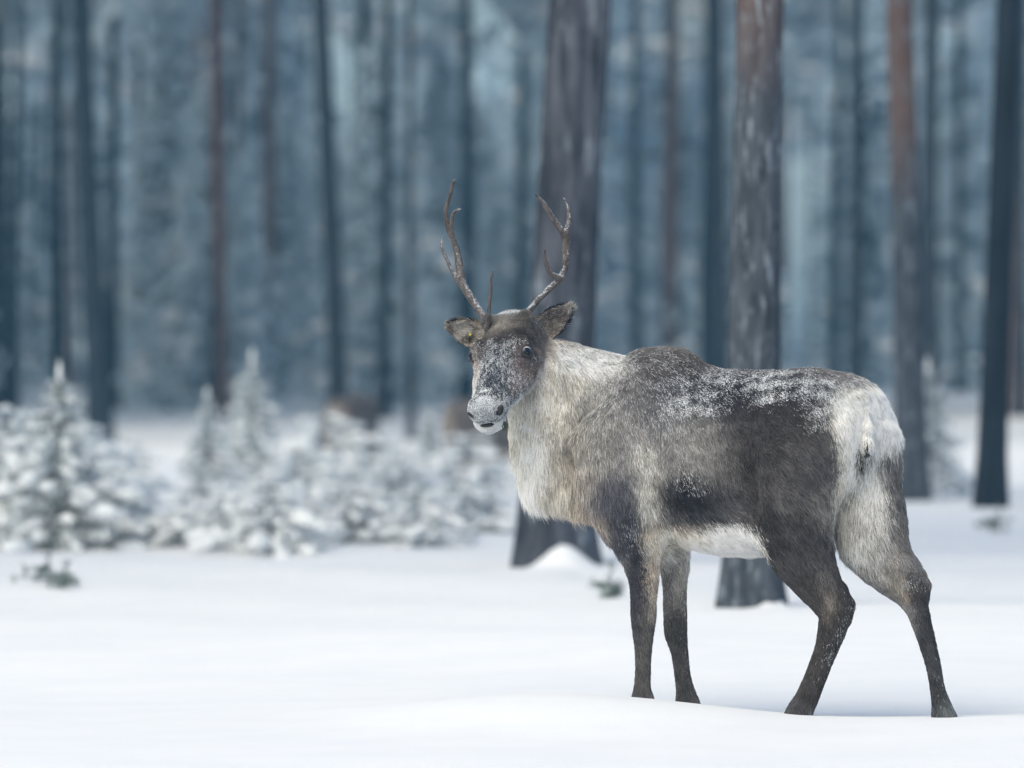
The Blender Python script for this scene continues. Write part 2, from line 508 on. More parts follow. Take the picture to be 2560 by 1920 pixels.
# (u at top edge, u at base, v_base, width px, bark, label, fine)
pines = [
    (1256, 1200, 1222, 148, M_BARKBIG, "thickest pine, purple-grey rough bark, rising behind the reindeer's antlers and chest", True),
    (1648, 1628, 1302, 112, M_BARK2, "frost-streaked pine with reddish upper bark rising behind the reindeer's back", True),
    (178, 214, 962, 50, M_BARKDARK, "tall dark pine leaning slightly, right behind the pointed sapling at far left", False),
    (695, 733, 985, 40, M_BARKDARK, "dark slender pine leaning right, standing beside the left far reindeer", False),
    (1938, 1974, 1082, 62, M_BARK2, "dark pine with orange-brown upper bark right beyond the reindeer's rump", False),
    (2176, 2144, 1096, 56, M_BARKDARK, "dark pine leaning left, rightmost of those whose foot stands on open snow", False),
    (835, 832, 905, 25, M_BARKDARK, "dark bluish pine left of the antlers, just right of the slender leaning one", False),
    (884, 888, 950, 17, M_BARK, "thin pine with its foot between the two far reindeer", False),
    (462, 482, 905, 28, M_BARKRED, "thin purplish pine running down to the long-tipped spruce", False),
    (345, 345, 858, 34, M_BARKDARK, "short dark pine trunk in the gap left of the purplish pine", False),
    (300, 302, 856, 22, M_BARK, "thin dark pine directly left of the short dark one", False),
    (425, 423, 850, 24, M_BARKRED, "faint reddish pine trunk in the left half", False),
    (122, 126, 880, 34, M_BARKDARK, "dark pine trunk just left of the tall dark leaning one", False),
    (582, 582, 852, 30, M_BARKRED, "brownish far pine between the long-tipped spruce and the slender leaning pine", False),
    (655, 652, 842, 40, M_BARKDARK, "blurred dark trunk immediately left of the slender leaning pine", False),
    (790, 790, 862, 34, M_BARK, "blurred grey trunk immediately right of the slender leaning pine", False),
    (1538, 1534, 905, 42, M_BARKDARK, "dark pine trunk left of the frost-streaked one, above the reindeer's back", False),
    (1852, 1848, 892, 34, M_BARK, "narrow purple-grey pine between the frost-streaked one and the orange-topped one", False),
    (2012, 2008, 905, 40, M_BARK, "bluish pale pine immediately right of the orange-topped one", False),
    (1450, 1448, 868, 34, M_BARKRED, "reddish blurred trunk over the reindeer's shoulder hump", False),
    (1372, 1374, 872, 24, M_BARKDARK, "thin blurred trunk right beside the thickest pine", False),
    (1008, 1010, 870, 34, M_BARKDARK, "dark blurred trunk framed by the reindeer's antlers and left ear", False),
    (2206, 2204, 900, 30, M_BARK, "trunk at the very right edge of the photograph", False),
    (4, 4, 890, 26, M_BARKDARK, "trunk at the very left edge of the photograph", False),
]
for i, (ut, ub, vb, wpx, bm_, lab, fine) in enumerate(pines):
    x, y, z = at(ub * K, vb * K)
    r0 = wpx * K / FOC * y / 2
    ztop = CAM_Z + 926 / FOC * y
    lean = math.atan2((ut - ub) * K / FOC * y, ztop - z)
    pine((x, y, z), r0 * (1.0 if fine else 1.12), max(15, ztop + 8), lean, bm_, lab, GP, fine, i, crown_z=max(6.5, ztop + 1.5))

TR = []
for i, mm in enumerate((M_BARKDARK, M_BARK, M_BARKRED, M_BARKDARK)):
    me = trunk_mesh(500 + i, 18.0, .15, False); me.materials.append(mm); TR.append(me)
g = np.random.default_rng(42)
used = [(p[1] * K, 0) for p in pines]
cnt = 0
for i in range(14):     # unseen group added at left so its crowns thin the middle ground's light
    y = g.uniform(17, 31); x = -g.uniform(9, 24)
    pine((x, y, float(ground_z(x, y))), g.uniform(.11, .17), g.uniform(14, 18), g.normal() * .012, None,
         "unseen pine added beside the clearing to shade the middle ground", "added shade pines flanking the clearing", False, i + 1, TR[i % 4], crown_z=g.uniform(7, 9))
for i in range(80):
    y = g.uniform(88, 215)
    x = g.uniform(-1, 1) * (y * .105 + 9)
    z = float(ground_z(x, y))
    pine((x, y, z), g.uniform(.07, .15), g.uniform(15, 21), g.normal() * .012, None,
         "slender far pine trunk blurred among its neighbours deep in the forest", "far pines deep in the forest", False, i, TR[i % 4], crown_z=g.uniform(7.5, 10.5))
# trees added outside the frame to keep the forest in blue shade
for i in range(110):
    side = 1 if i % 4 == 0 else -1
    y = g.uniform(76 if side < 0 else 60, 125); x = side * g.uniform(y * .105 + 2.5, y * .105 + 34)
    pine((x, y, float(ground_z(x, y))), g.uniform(.11, .19), g.uniform(15, 20), g.normal() * .012, None,
         "unseen pine added beside the clearing to shade the middle ground", "added shade pines flanking the clearing", False, i + 3, TR[i % 4], crown_z=g.uniform(6, 9))

# snow-laden spruces filling the depth of the forest
BIG = [set_mats(spruce_meshes(71 + i, 9.0, [1.5, 1.9, 1.3][i], 20, 9, .55, 26, .34, 2, .05)) for i in range(3)]
for i in range(80):
    y = g.uniform(92, 150) if i < 34 else g.uniform(150, 235)
    x = g.uniform(-1, 1) * (y * .10 + 8)
    if x / y > .052 and y < 125: y += 45; x *= 1.3
    sc = g.uniform(.55, 1.1) if i < 34 else g.uniform(1.2, 2.0)
    spruce("spruce_tree", BIG[i % 3], (x, y, float(ground_z(x, y)) - .1), g.uniform(0, 6), sc,
           "snow-laden spruce deep in the forest, blurred into the pale blue backdrop", "far snowy spruces")

# ------------------------------------------------------------------ signed distance modelling
def smin(a, b, k):
    h = np.clip(.5 + .5 * (b - a) / k, 0, 1)
    return b * (1 - h) + a * h - k * h * (1 - h)

class Cap:
    """tapered capsule between two world points; sq < 1 flattens it sideways along vector ax"""
    def __init__(s, p0, p1, r0, r1, k=.03, ax=None, sq=1.0):
        s.p0, s.p1 = np.asarray(p0, float), np.asarray(p1, float); s.r0, s.r1, s.k = r0, r1, k
        s.ax = None if ax is None else np.asarray(ax, float) / np.linalg.norm(ax); s.sq = sq
        if s.ax is not None:
            f = 1 / sq - 1
            s.M = np.eye(3) + f * np.outer(s.ax, s.ax)
            s.q0, s.q1 = s.M @ s.p0, s.M @ s.p1
    def __call__(s, p):
        a, b = s.p0, s.p1
        if s.ax is not None:
            p = p @ s.M.T; a, b = s.q0, s.q1
        d = b - a; L = d @ d + 1e-12
        t = np.clip(((p - a) @ d) / L, 0, 1)
        q = np.linalg.norm(p - a - t[:, None] * d, axis=1) - (s.r0 + (s.r1 - s.r0) * t)
        return q * (s.sq if s.ax is not None else 1)

class Chain:
    """smooth tube through (points, radii): hard minimum of finely split tapered capsules"""
    def __init__(s, pts, rad, k=.02, n=4):
        pts = np.asarray(pts, float); rad = np.asarray(rad, float)
        x = np.concatenate([[0], np.cumsum(np.linalg.norm(np.diff(pts, axis=0), axis=1))])
        _, Y = catmull(x, np.concatenate([pts, rad[:, None]], 1), (len(pts) - 1) * n + 1)
        s.c, s.r, s.k = Y[:, :3], np.maximum(Y[:, 3], .0008), k
        s.mid = (s.c[1:] + s.c[:-1]) / 2
    def seg(s, p, i):
        a, b = s.c[i], s.c[i + 1]; d = b - a
        t = np.clip(((p - a) @ d) / (d @ d + 1e-12), 0, 1)
        return np.linalg.norm(p - a - t[:, None] * d, axis=1) - (s.r[i] + (s.r[i + 1] - s.r[i]) * t)
    def __call__(s, p):
        idx = range(len(s.mid))
        if len(p) > 2000:
            m = p.mean(0); R_b = np.linalg.norm(p - m, axis=1).max()
            dd = np.array([s.seg(m[None], i)[0] for i in idx])
            idx = np.where(dd < dd.min() + 2 * R_b + .01)[0]
        out = None
        for i in idx:
            v = s.seg(p, i); out = v if out is None else np.minimum(out, v)
        return out

def catmull(x, ys, n=240):
    x = np.asarray(x, float); ys = np.asarray(ys, float)
    X = np.linspace(x[0], x[-1], n)
    m = np.gradient(ys, x, axis=0)
    i = np.clip(np.searchsorted(x, X, 'right') - 1, 0, len(x) - 2)
    h = (x[i + 1] - x[i]); t = ((X - x[i]) / h)[:, None]; h = h[:, None]
    return X, ((2*t**3-3*t**2+1)*ys[i] + (t**3-2*t**2+t)*h*m[i] + (-2*t**3+3*t**2)*ys[i+1] + (t**3-t**2)*h*m[i+1])

class Loft:
    """stations (t, halfwidth, top, bottom) along axis A, lateral S, up Z; egg > 0 narrows the top"""
    def __init__(s, O, A, Sd, Z, st, e=2.2, egg=0.0, k=.04):
        s.O, s.A, s.S, s.Z = [np.asarray(q, float) for q in (O, A, Sd, Z)]
        st = np.asarray(st, float)
        s.X, s.Y = catmull(st[:, 0], st[:, 1:]); s.e, s.egg, s.k = e, egg, k
    def __call__(s, p):
        q = p - s.O
        t, l, z = q @ s.A, q @ s.S, q @ s.Z
        tc = np.clip(t, s.X[0], s.X[-1])
        w = np.maximum(np.interp(tc, s.X, s.Y[:, 0]), .003); a = np.interp(tc, s.X, s.Y[:, 1]); b = np.interp(tc, s.X, s.Y[:, 2])
        h = np.maximum((a - b) / 2, .003); zz = (z - (a + b) / 2) / h
        w = w * (1 - s.egg * np.clip(zz, -1, 1))
        n = (np.abs(l / w) ** s.e + np.abs(zz) ** s.e) ** (1 / s.e)
        d = (n - 1) * np.minimum(w, h)
        dt = np.abs(t - tc)
        return np.where(dt > 0, np.sqrt(np.maximum(d, 0) ** 2 + dt ** 2) + np.minimum(d, 0) * 0, d)

def mesh_sdf(prims, cuts, lo, hi, h, disp=None, B=20):
    lo = np.asarray(lo, float); n = np.ceil((np.asarray(hi) - lo) / h).astype(int)
    n = ((n + B - 1) // B) * B
    F = np.full(n + 1, 1.0, np.float32)
    nb = n // B
    bi = np.stack(np.meshgrid(*[np.arange(q) for q in nb], indexing='ij'), -1).reshape(-1, 3)
    cen = lo + (bi + .5) * B * h
    rad = B * h * .87
    D = np.stack([f(cen) for f in prims], 1)
    act = np.where(D.min(1) < rad * 1.15 + .03)[0]
    off = np.stack(np.meshgrid(*[np.arange(B + 1)] * 3, indexing='ij'), -1).reshape(-1, 3)
    for b_ in act:
        i0 = bi[b_] * B
        p = lo + (i0 + off) * h
        use = np.where(D[b_] < rad * 1.5 + .07)[0]
        v = None
        for q in use:
            d = prims[q](p)
            v = d if v is None else smin(v, d, prims[q].k)
        for c, k in cuts:
            if np.linalg.norm(cen[b_] - (c.p0 + c.p1) / 2) < rad * 1.6 + np.linalg.norm(c.p1 - c.p0) / 2 + c.r0 + .03:
                v = -smin(-v, c(p), k)
        if disp is not None: v = v + disp(p)
        F[i0[0]:i0[0]+B+1, i0[1]:i0[1]+B+1, i0[2]:i0[2]+B+1] = v.reshape(B+1, B+1, B+1)
    ins = F < 0
    c8 = [(0,0,0),(1,0,0),(0,1,0),(1,1,0),(0,0,1),(1,0,1),(0,1,1),(1,1,1)]
    cnt = np.zeros(n, np.int8)
    for a in c8: cnt += ins[a[0]:a[0]+n[0], a[1]:a[1]+n[1], a[2]:a[2]+n[2]]
    ci = np.argwhere((cnt > 0) & (cnt < 8))
    idx = np.full(n, -1, np.int32); idx[tuple(ci.T)] = np.arange(len(ci))
    vals = [F[ci[:,0]+a[0], ci[:,1]+a[1], ci[:,2]+a[2]] for a in c8]
    acc = np.zeros((len(ci), 3)); num = np.zeros(len(ci))
    for a in range(8):
        for b_ in range(a + 1, 8):
            A, Bc = np.array(c8[a]), np.array(c8[b_])
            if np.abs(A - Bc).sum() != 1: continue
            m = (vals[a] < 0) != (vals[b_] < 0)
            t = np.where(m, vals[a] / (vals[a] - vals[b_] + 1e-12), 0)
            acc += np.where(m[:, None], A + t[:, None] * (Bc - A), 0); num += m
    V = lo + (ci + acc / num[:, None]) * h
    Q = []
    for ax in range(3):
        o1, o2 = [(1, 2), (2, 0), (0, 1)][ax]
        sl0 = [slice(None)] * 3; sl1 = [slice(None)] * 3
        sl0[ax] = slice(0, n[ax]); sl1[ax] = slice(1, n[ax] + 1)
        for o in (o1, o2): sl0[o] = sl1[o] = slice(1, n[o])
        a, b_ = ins[tuple(sl0)], ins[tuple(sl1)]
        e = np.argwhere(a != b_)
        flip = a[tuple(e.T)]
        base = e.copy(); base[:, o1] += 1; base[:, o2] += 1
        def cell(d1, d2):
            c = base.copy(); c[:, o1] += d1; c[:, o2] += d2
            return idx[c[:, 0], c[:, 1], c[:, 2]]
        q = np.stack([cell(-1, -1), cell(0, -1), cell(0, 0), cell(-1, 0)], 1)
        q[~flip] = q[~flip][:, ::-1]
        Q.append(q)
    Q = np.concatenate(Q); Q = Q[(Q >= 0).all(1)]
    return V, Q

def relax(V, Q, it=2, f=.5):
    for _ in range(it):
        a = np.zeros_like(V); c = np.zeros(len(V))
        for i in range(4):
            u_, v_ = Q[:, i], Q[:, (i + 1) % 4]
            for k in range(3):
                a[:, k] += np.bincount(u_, V[v_, k], len(V)) + np.bincount(v_, V[u_, k], len(V))
            c += np.bincount(u_, minlength=len(V)) + np.bincount(v_, minlength=len(V))
        V = V * (1 - f) + f * a / np.maximum(c, 1)[:, None]
    return V

def chain(pts, k=.03, inset=0.0, ax=None, sq=1.0):
    """pts: (u, v, d, r) in photo pixels"""
    W = [(P(q[0], q[1], q[2]), PX(q[3], q[2]) - inset) for q in pts]
    return [Cap(a[0], b_[0], a[1], b_[1], k, ax, sq) for a, b_ in zip(W[:-1], W[1:])]

def tubechain(pts, k=.02, inset=0.0):
    W = [(P(q[0], q[1], q[2]), PX(q[3], q[2]) - inset) for q in pts]
    return Chain([a[0] for a in W], [a[1] for a in W], k)

# ------------------------------------------------------------------ the big reindeer
TH = R(28)
A_ = np.array([math.cos(TH), -math.sin(TH), 0]); S_ = np.array([-math.sin(TH), -math.cos(TH), 0]); Z_ = np.array([0, 0, 1.0])
def dax(u): return -(u - 1829) * math.tan(TH)
O_T = P(1829, 1100, 0)
def stn(u, w_, top, bot):
    p = P(u, top, dax(u)); q = P(u, bot, dax(u))
    return (float((p - O_T) @ A_), PX(w_, dax(u)), float(p[2] - O_T[2]), float(q[2] - O_T[2]))
INS = .003
torso = Loft(O_T, A_, S_, Z_, [stn(*q) for q in [
    (1392, 30, 1030, 1120), (1402, 62, 985, 1170), (1430, 95, 930, 1235), (1490, 118, 905, 1285), (1560, 132, 898, 1318), (1610, 140, 886, 1335),
    (1650, 146, 881, 1350), (1700, 154, 886, 1362), (1750, 162, 908, 1372), (1800, 168, 923, 1382), (1860, 172, 927, 1386), (1930, 172, 928, 1382),
    (2000, 168, 930, 1350), (2060, 165, 932, 1300), (2105, 158, 944, 1250), (2140, 140, 966, 1200), (2165, 105, 1000, 1150), (2176, 60, 1035, 1100), (2180, 25, 1050, 1080)]],
    e=2.15, egg=.10, k=.05)
prims = [torso]
LEG = 0.0005
def mus(*pts, k=.045, **kw): prims.extend(chain(pts, k, INS, **kw))
def leg(*pts, k=.02): prims.append(tubechain(pts, k, INS - .0025))
# shoulder hump and blade, breast
mus((1610, 930, 60, 42), (1690, 925, 30, 42), k=.06)
mus((1640, 960, 10, 52), (1545, 1110, 15, 88), (1560, 1250, 8, 88), k=.07)
mus((1580, 1190, 10, 80), (1590, 1310, 10, 62), (1596, 1360, 12, 52), k=.06)
mus((1480, 1120, 110, 100), (1470, 1210, 110, 70), k=.08)
# near front leg
leg((1596, 1350, 12, 50), (1601, 1393, 14, 44), (1609, 1445, 18, 37), (1609, 1500, 20, 32), (1609, 1535, 21, 31.5), (1608, 1575, 22, 27), (1608, 1619, 22, 21), (1607, 1684, 22, 18.5), (1606, 1722, 22, 21), (1606, 1750, 20, 28), (1600, 1800, 16, 30), k=.02)
# far front leg
mus((1640, 1250, 130, 70), (1672, 1350, 150, 48), k=.05)
leg((1674, 1350, 150, 46), (1684, 1400, 160, 36), (1687, 1467, 168, 29), (1688, 1530, 170, 28.5), (1689, 1575, 172, 28), (1698, 1625, 172, 21.5), (1706, 1684, 172, 19), (1713, 1725, 172, 22), (1720, 1765, 170, 30), (1722, 1815, 166, 30), k=.02)
# near hind leg: haunch, thigh, hock, shank
mus((2010, 1040, -150, 92), (1995, 1150, -170, 108), k=.08)
mus((1995, 1150, -170, 108), (1982, 1260, -182, 92), (1992, 1340, -188, 78), (2010, 1400, -190, 63), (2044, 1458, -190, 46), (2072, 1500, -190, 43), k=.05)
mus((1940, 1180, -150, 70), (1925, 1290, -165, 52), (1964, 1346, -175, 30), k=.06)
leg((2072, 1500, -190, 40), (2086, 1530, -190, 39), (2083, 1560, -190, 37), (2071, 1606, -188, 30), (2047, 1671, -186, 26.5), (2019, 1740, -184, 28), (1995, 1787, -182, 31), (1975, 1835, -180, 32), k=.02)
mus((2096, 1478, -190, 24), (2112, 1512, -190, 22), (2110, 1540, -190, 20), k=.02)
# far hind leg
mus((2126, 1040, -60, 88), (2154, 1110, -70, 82), (2164, 1190, -72, 72), k=.07)
mus((2168, 1190, -72, 76), (2170, 1290, -95, 84), (2186, 1360, -115, 74), (2212, 1406, -130, 55), (2251, 1445, -140, 46), (2280, 1485, -148, 37), k=.05)
leg((2280, 1485, -148, 35), (2296, 1530, -155, 27), (2314, 1593, -162, 21.5), (2333, 1662, -170, 18), (2345, 1727, -178, 18.5), (2354, 1765, -183, 24), (2360, 1796, -186, 30), (2366, 1840, -188, 32), k=.02)
mus((2290, 1442, -146, 22), (2304, 1462, -150, 18), (2308, 1490, -152, 12), k=.02)
# buttocks
mus((2075, 1060, -140, 84), (2078, 1130, -150, 80), k=.06)

# neck and mane
mus((1480, 1040, 185, 132), (1410, 1000, 188, 112), (1345, 935, 165, 84), (1300, 875, 140, 60), k=.07)
mus((1500, 985, 180, 84), (1420, 962, 180, 80), k=.06)
mus((1408, 1060, 180, 106), (1390, 1120, 178, 86), (1400, 1180, 186, 72), (1412, 1190, 186, 64), k=.06)
mus((1330, 1000, 150, 60), (1354, 1100, 160, 60), (1378, 1185, 178, 56), k=.05)
mus((1400, 1190, 186, 66), (1470, 1215, 150, 62), k=.06)

# head frame
F_ = np.array([-0.20, -0.69, -0.70]);                     # world x, y(depth), z   (px d is depth, v down)
F_ = np.array([-0.22, -0.70, -0.69]); F_ /= np.linalg.norm(F_)
R_ = np.array([0.92, -0.37, 0.10]); R_ -= F_ * (R_ @ F_); R_ /= np.linalg.norm(R_)
U_ = np.cross(R_, F_); U_ /= np.linalg.norm(U_)
if U_[2] < 0: U_ = -U_
HO = P(1266, 792, 95)
px = 1 / 870.0
def H(t, r=0, up=0): return HO + (F_ * t + R_ * r + U_ * up) * px
head = Loft(HO, F_, R_, U_, [(t * px, w_ * px, a * px, b_ * px) for t, w_, a, b_ in [
    (-50, 24, -32, -72), (-42, 42, -20, -88), (-20, 60, -5, -108), (20, 69, 0, -118), (60, 71, 1, -124), (100, 71, -3, -128), (125, 65, -8, -124), (160, 58, -14, -112),
    (200, 53, -18, -100), (235, 49, -20, -90), (262, 49, -20, -82), (285, 49, -22, -78), (300, 45, -29, -75), (311, 33, -38, -69), (316, 14, -48, -62)]], e=2.5, egg=.10, k=.018)
prims.append(head)
def hc(*pts, k=.012):
    for a, b_ in zip(pts[:-1], pts[1:]):
        prims.append(Cap(H(*a[:3]), H(*b_[:3]), a[3] * px, b_[3] * px, k))
for sg in (-1, 1):
    hc((84, sg * 56, -13, 14), (102, sg * 62, -12, 12), (124, sg * 58, -16, 10), k=.014)        # brow
    hc((98, sg * 62, -46, 16), (122, sg * 61, -44, 13), (142, sg * 54, -34, 10), k=.014)       # below the eye
    hc((90, sg * 48, -84, 38), (150, sg * 46, -82, 30), (215, sg * 38, -72, 22), k=.025)        # cheek
    hc((278, sg * 30, -40, 17), (296, sg * 32, -44, 15), k=.010)                               # nostril wing
    hc((270, sg * 22, -68, 18), (292, sg * 18, -68, 17), k=.012)                               # upper lip
    hc((8, sg * 42, -12, 20), (4, sg * 50, -4, 16), k=.016)                                   # pedicle
hc((285, 0, -36, 20), (300, 0, -46, 16), k=.012)
hc((60, 0, -116, 40), (170, -2, -104, 31), (240, -8, -92, 27), (276, -14, -97, 27), (287, -16, -99, 24), k=.010)
hc((278, 6, -97, 22), (278, -34, -97, 20), k=.012)            # lower jaw
hc((150, 0, -90, 42), (60, 0, -110, 54), (-10, 0, -90, 62), k=.03)
cuts = [(Cap(H(314, -40, -50), H(296, -34, -40), 9 * px, 7 * px), .005), (Cap(H(314, 38, -50), H(296, 34, -40), 9 * px, 7 * px), .005),
        (Cap(H(322, -26, -83), H(322, 14, -83), 5 * px, 5 * px), .004), (Cap(H(306, -24, -83), H(306, 14, -83), 4.5 * px, 4.5 * px), .004),
        (Cap(H(112, 84, -25), H(112, 86, -25), 13 * px, 13 * px), .006), (Cap(H(112, -84, -25), H(112, -86, -25), 13 * px, 13 * px), .006),
        # groove between neck and shoulder, crease before the thigh, groove of the croup
        (Cap(P(1486, 1000, 30), P(1440, 1130, 42), .016, .016), .05), (Cap(P(1440, 1130, 42), P(1446, 1240, 60), .016, .012), .05),
        (Cap(P(1872, 1180, -222), P(1880, 1270, -218), .02, .02), .06),
        (Cap(P(2163, 1100, -262), P(2160, 1290, -225), .012, .02), .03)]
V, Q = mesh_sdf(prims, cuts, (-.15, DIST - .55, -.12), (1.35, DIST + .55, 1.20), .0042)
V = relax(V, Q, 2, .5)
print("body", len(V), len(Q))
body_me = mk("body", V, Q)
NRM = np.empty(len(V) * 3, np.float32); body_me.vertex_normals.foreach_get('vector', NRM); NRM = NRM.reshape(-1, 3)

# ---- coat colours: each patch is (u, v, ru, rv, turn, colour, weight, edge) painted on the left side and mirrored
def lin(c):
    c = np.asarray(c, float) / 255
    return np.where(c <= .04045, c / 12.92, ((c + .055) / 1.055) ** 2.4)
def uv_of(p):
    return np.stack([1280 + FOC * p[:, 0] / p[:, 1], 926 - FOC * (p[:, 2] - CAM_Z) / p[:, 1]], 1)
def animal_uv(p, nrm):
    """coat coordinates: the far flank takes the mirror image of the near one"""
    s = (p - O_T) @ S_
    near = s > 0
    vis = nrm[:, 1] < .15
    q = p - 2 * (s * ~near)[:, None] * S_
    u1, u0 = uv_of(q), uv_of(p)
    use = (~near) & (~vis) & (p[:, 2] > .45)
    return np.where(use[:, None], u1, u0)
PATCH = [
    # neck
    (1400, 1040, 120, 190, 0, (160, 157, 150), 1, .45), (1330, 1000, 70, 110, 0, (188, 182, 171), .9, .5),
    (1440, 1170, 70, 100, 0, (158, 150, 140), .8, .5), (1405, 1235, 70, 40, 0, (176, 168, 155), .9, .5),
    (1326, 1172, 26, 78, 6, (242, 238, 222), 1, .35), (1300, 1060, 34, 60, 0, (212, 204, 186), .8, .5),
    (1470, 905, 110, 28, 3, (190, 190, 188), .8, .5),
    (1480, 1290, 60, 22, 35, (178, 166, 150), .9, .5),
    # shoulder and foreleg top
    (1570, 1060, 110, 110, 0, (110, 108, 108), .9, .7), (1500, 1090, 45, 120, 8, (130, 127, 123), .8, .6),
    (1550, 1255, 85, 70, 10, (72, 72, 78), .95, .5), (1560, 1330, 55, 70, 0, (60, 60, 66), .95, .5),
    (1612, 1190, 34, 110, -12, (168, 165, 158), .9, .8), (1622, 1255, 22, 55, -8, (200, 197, 188), .9, .8),
    (1635, 1345, 30, 40, 0, (140, 128, 116), .9, .6),
    # barrel
    (1730, 1110, 85, 100, 0, (124, 122, 120), .9, .7), (1690, 1010, 80, 60, 0, (98, 97, 100), .8, .7),
    (1840, 1180, 80, 90, 0, (96, 93, 92), .8, .7),
    (1720, 1244, 88, 56, 4, (28, 30, 35), 1, .9), (1800, 1268, 80, 48, 6, (44, 45, 50), .85, .9), (1840, 1285, 50, 34, 5, (84, 82, 84), .7, .9),
    # back and rump dark
    (1680, 905, 95, 40, 0, (74, 71, 71), .95, .5), (1880, 985, 240, 72, 3, (46, 48, 56), .97, .5),
    (1940, 1090, 140, 120, 0, (54, 52, 54), .95, .5), (2010, 1200, 95, 130, 0, (70, 68, 69), .9, .5), (1885, 1225, 30, 90, -8, (40, 38, 40), .85, .9),  # last patch paints the shade of the crease before the thigh
    (2062, 1120, 50, 110, 0, (74, 72, 73), .75, .6), (2062, 1290, 40, 80, 8, (118, 114, 110), .75, .7),
    (2020, 1390, 70, 80, 0, (66, 62, 61), .9, .6),
    # belly
    (1778, 1380, 158, 62, 2, (250, 249, 242), 1, .14), (1670, 1350, 50, 26, 0, (225, 218, 200), 1, .4), (1725, 1330, 50, 22, 12, (160, 148, 134), .6, .5),
    (1994, 1380, 88, 125, -34, (64, 62, 63), 1, .10), (1915, 1318, 40, 62, -34, (50, 48, 50), .95, .35),
    # rump patch and inner thighs
    (2148, 1055, 54, 80, -10, (246, 243, 230), 1, .35), (2205, 1045, 50, 76, -8, (242, 240, 230), 1, .35), (2150, 1130, 44, 80, 0, (236, 232, 216), 1, .3),
    (2170, 1225, 42, 90, 0, (222, 218, 207), .95, .5), (2158, 1320, 46, 76, 0, (170, 169, 165), .9, .8), (2128, 1372, 20, 36, 0, (200, 201, 199), .8, .7),
    (2205, 1390, 44, 46, 0, (150, 148, 144), .85, .5), (2112, 1240, 22, 90, 0, (186, 180, 168), .7, .6),
    (2242, 1230, 22, 115, 0, (86, 85, 85), .95, .6), (2244, 1340, 28, 60, 0, (104, 101, 98), .85, .6),
    (2163, 1142, 14, 38, 4, (14, 14, 16), 1, .4), (2147, 1225, 5, 30, 10, (120, 112, 100), .7, .6),
    # legs
    (1608, 1600, 60, 190, 0, (66, 64, 64), 1, .2), (1590, 1450, 30, 120, 0, (46, 46, 52), .9, .4), (1638, 1420, 17, 100, 2, (168, 156, 142), 1, .5), (1640, 1500, 12, 50, 0, (140, 132, 124), .8, .5),
    (1620, 1600, 16, 120, 0, (86, 84, 82), .7, .5),
    (1705, 1600, 60, 190, 0, (68, 66, 65), 1, .2), (1694, 1430, 30, 90, 0, (146, 142, 136), 1, .4), (1663, 1470, 14, 80, 0, (98, 95, 94), .9, .5),
    (2060, 1600, 130, 190, 0, (58, 55, 54), 1, .15), (2060, 1440, 22, 50, -25, (96, 92, 90), .7, .7), (2110, 1460, 24, 50, -25, (48, 46, 48), .9, .5),
    (2070, 1510, 14, 34, -10, (118, 110, 102), .7, .5), (1985, 1775, 40, 24, 0, (44, 43, 46), .7, .5),
    (2290, 1470, 50, 50, 0, (58, 54, 54), 1, .3), (2262, 1475, 12, 34, -25, (150, 138, 124), .9, .6), (2240, 1445, 30, 50, -40, (120, 115, 108), .9, .5),
    (2330, 1650, 60, 170, 0, (52, 52, 54), 1, .15), (2372, 1770, 22, 28, 0, (92, 98, 100), .7, .5),
]
FACE = [  # in head coordinates t, r : (t, r, rt, rr, colour, weight, edge), dorsal side
    (30, 0, 70, 80, (76, 73, 73), 1, .4), (40, -8, 34, 22, (124, 120, 112), .9, .9), (20, 34, 20, 24, (98, 94, 90), .7, .8),
    (84, 0, 26, 60, (60, 54, 54), .8, .6), (114, 68, 34, 26, (40, 38, 42), 1, .5), (114, -68, 34, 26, (44, 42, 46), 1, .5), (60, 52, 18, 20, (44, 42, 44), .8, .6),
    (185, 0, 100, 52, (38, 43, 53), 1, .4), (175, 62, 60, 20, (88, 80, 82), .9, .5), (130, 90, 40, 24, (92, 84, 82), .9, .5), (180, -60, 80, 18, (130, 120, 114), .8, .5),
    (255, 0, 36, 60, (44, 50, 58), .9, .4), (300, 0, 22, 50, (120, 124, 130), .9, .4),
]
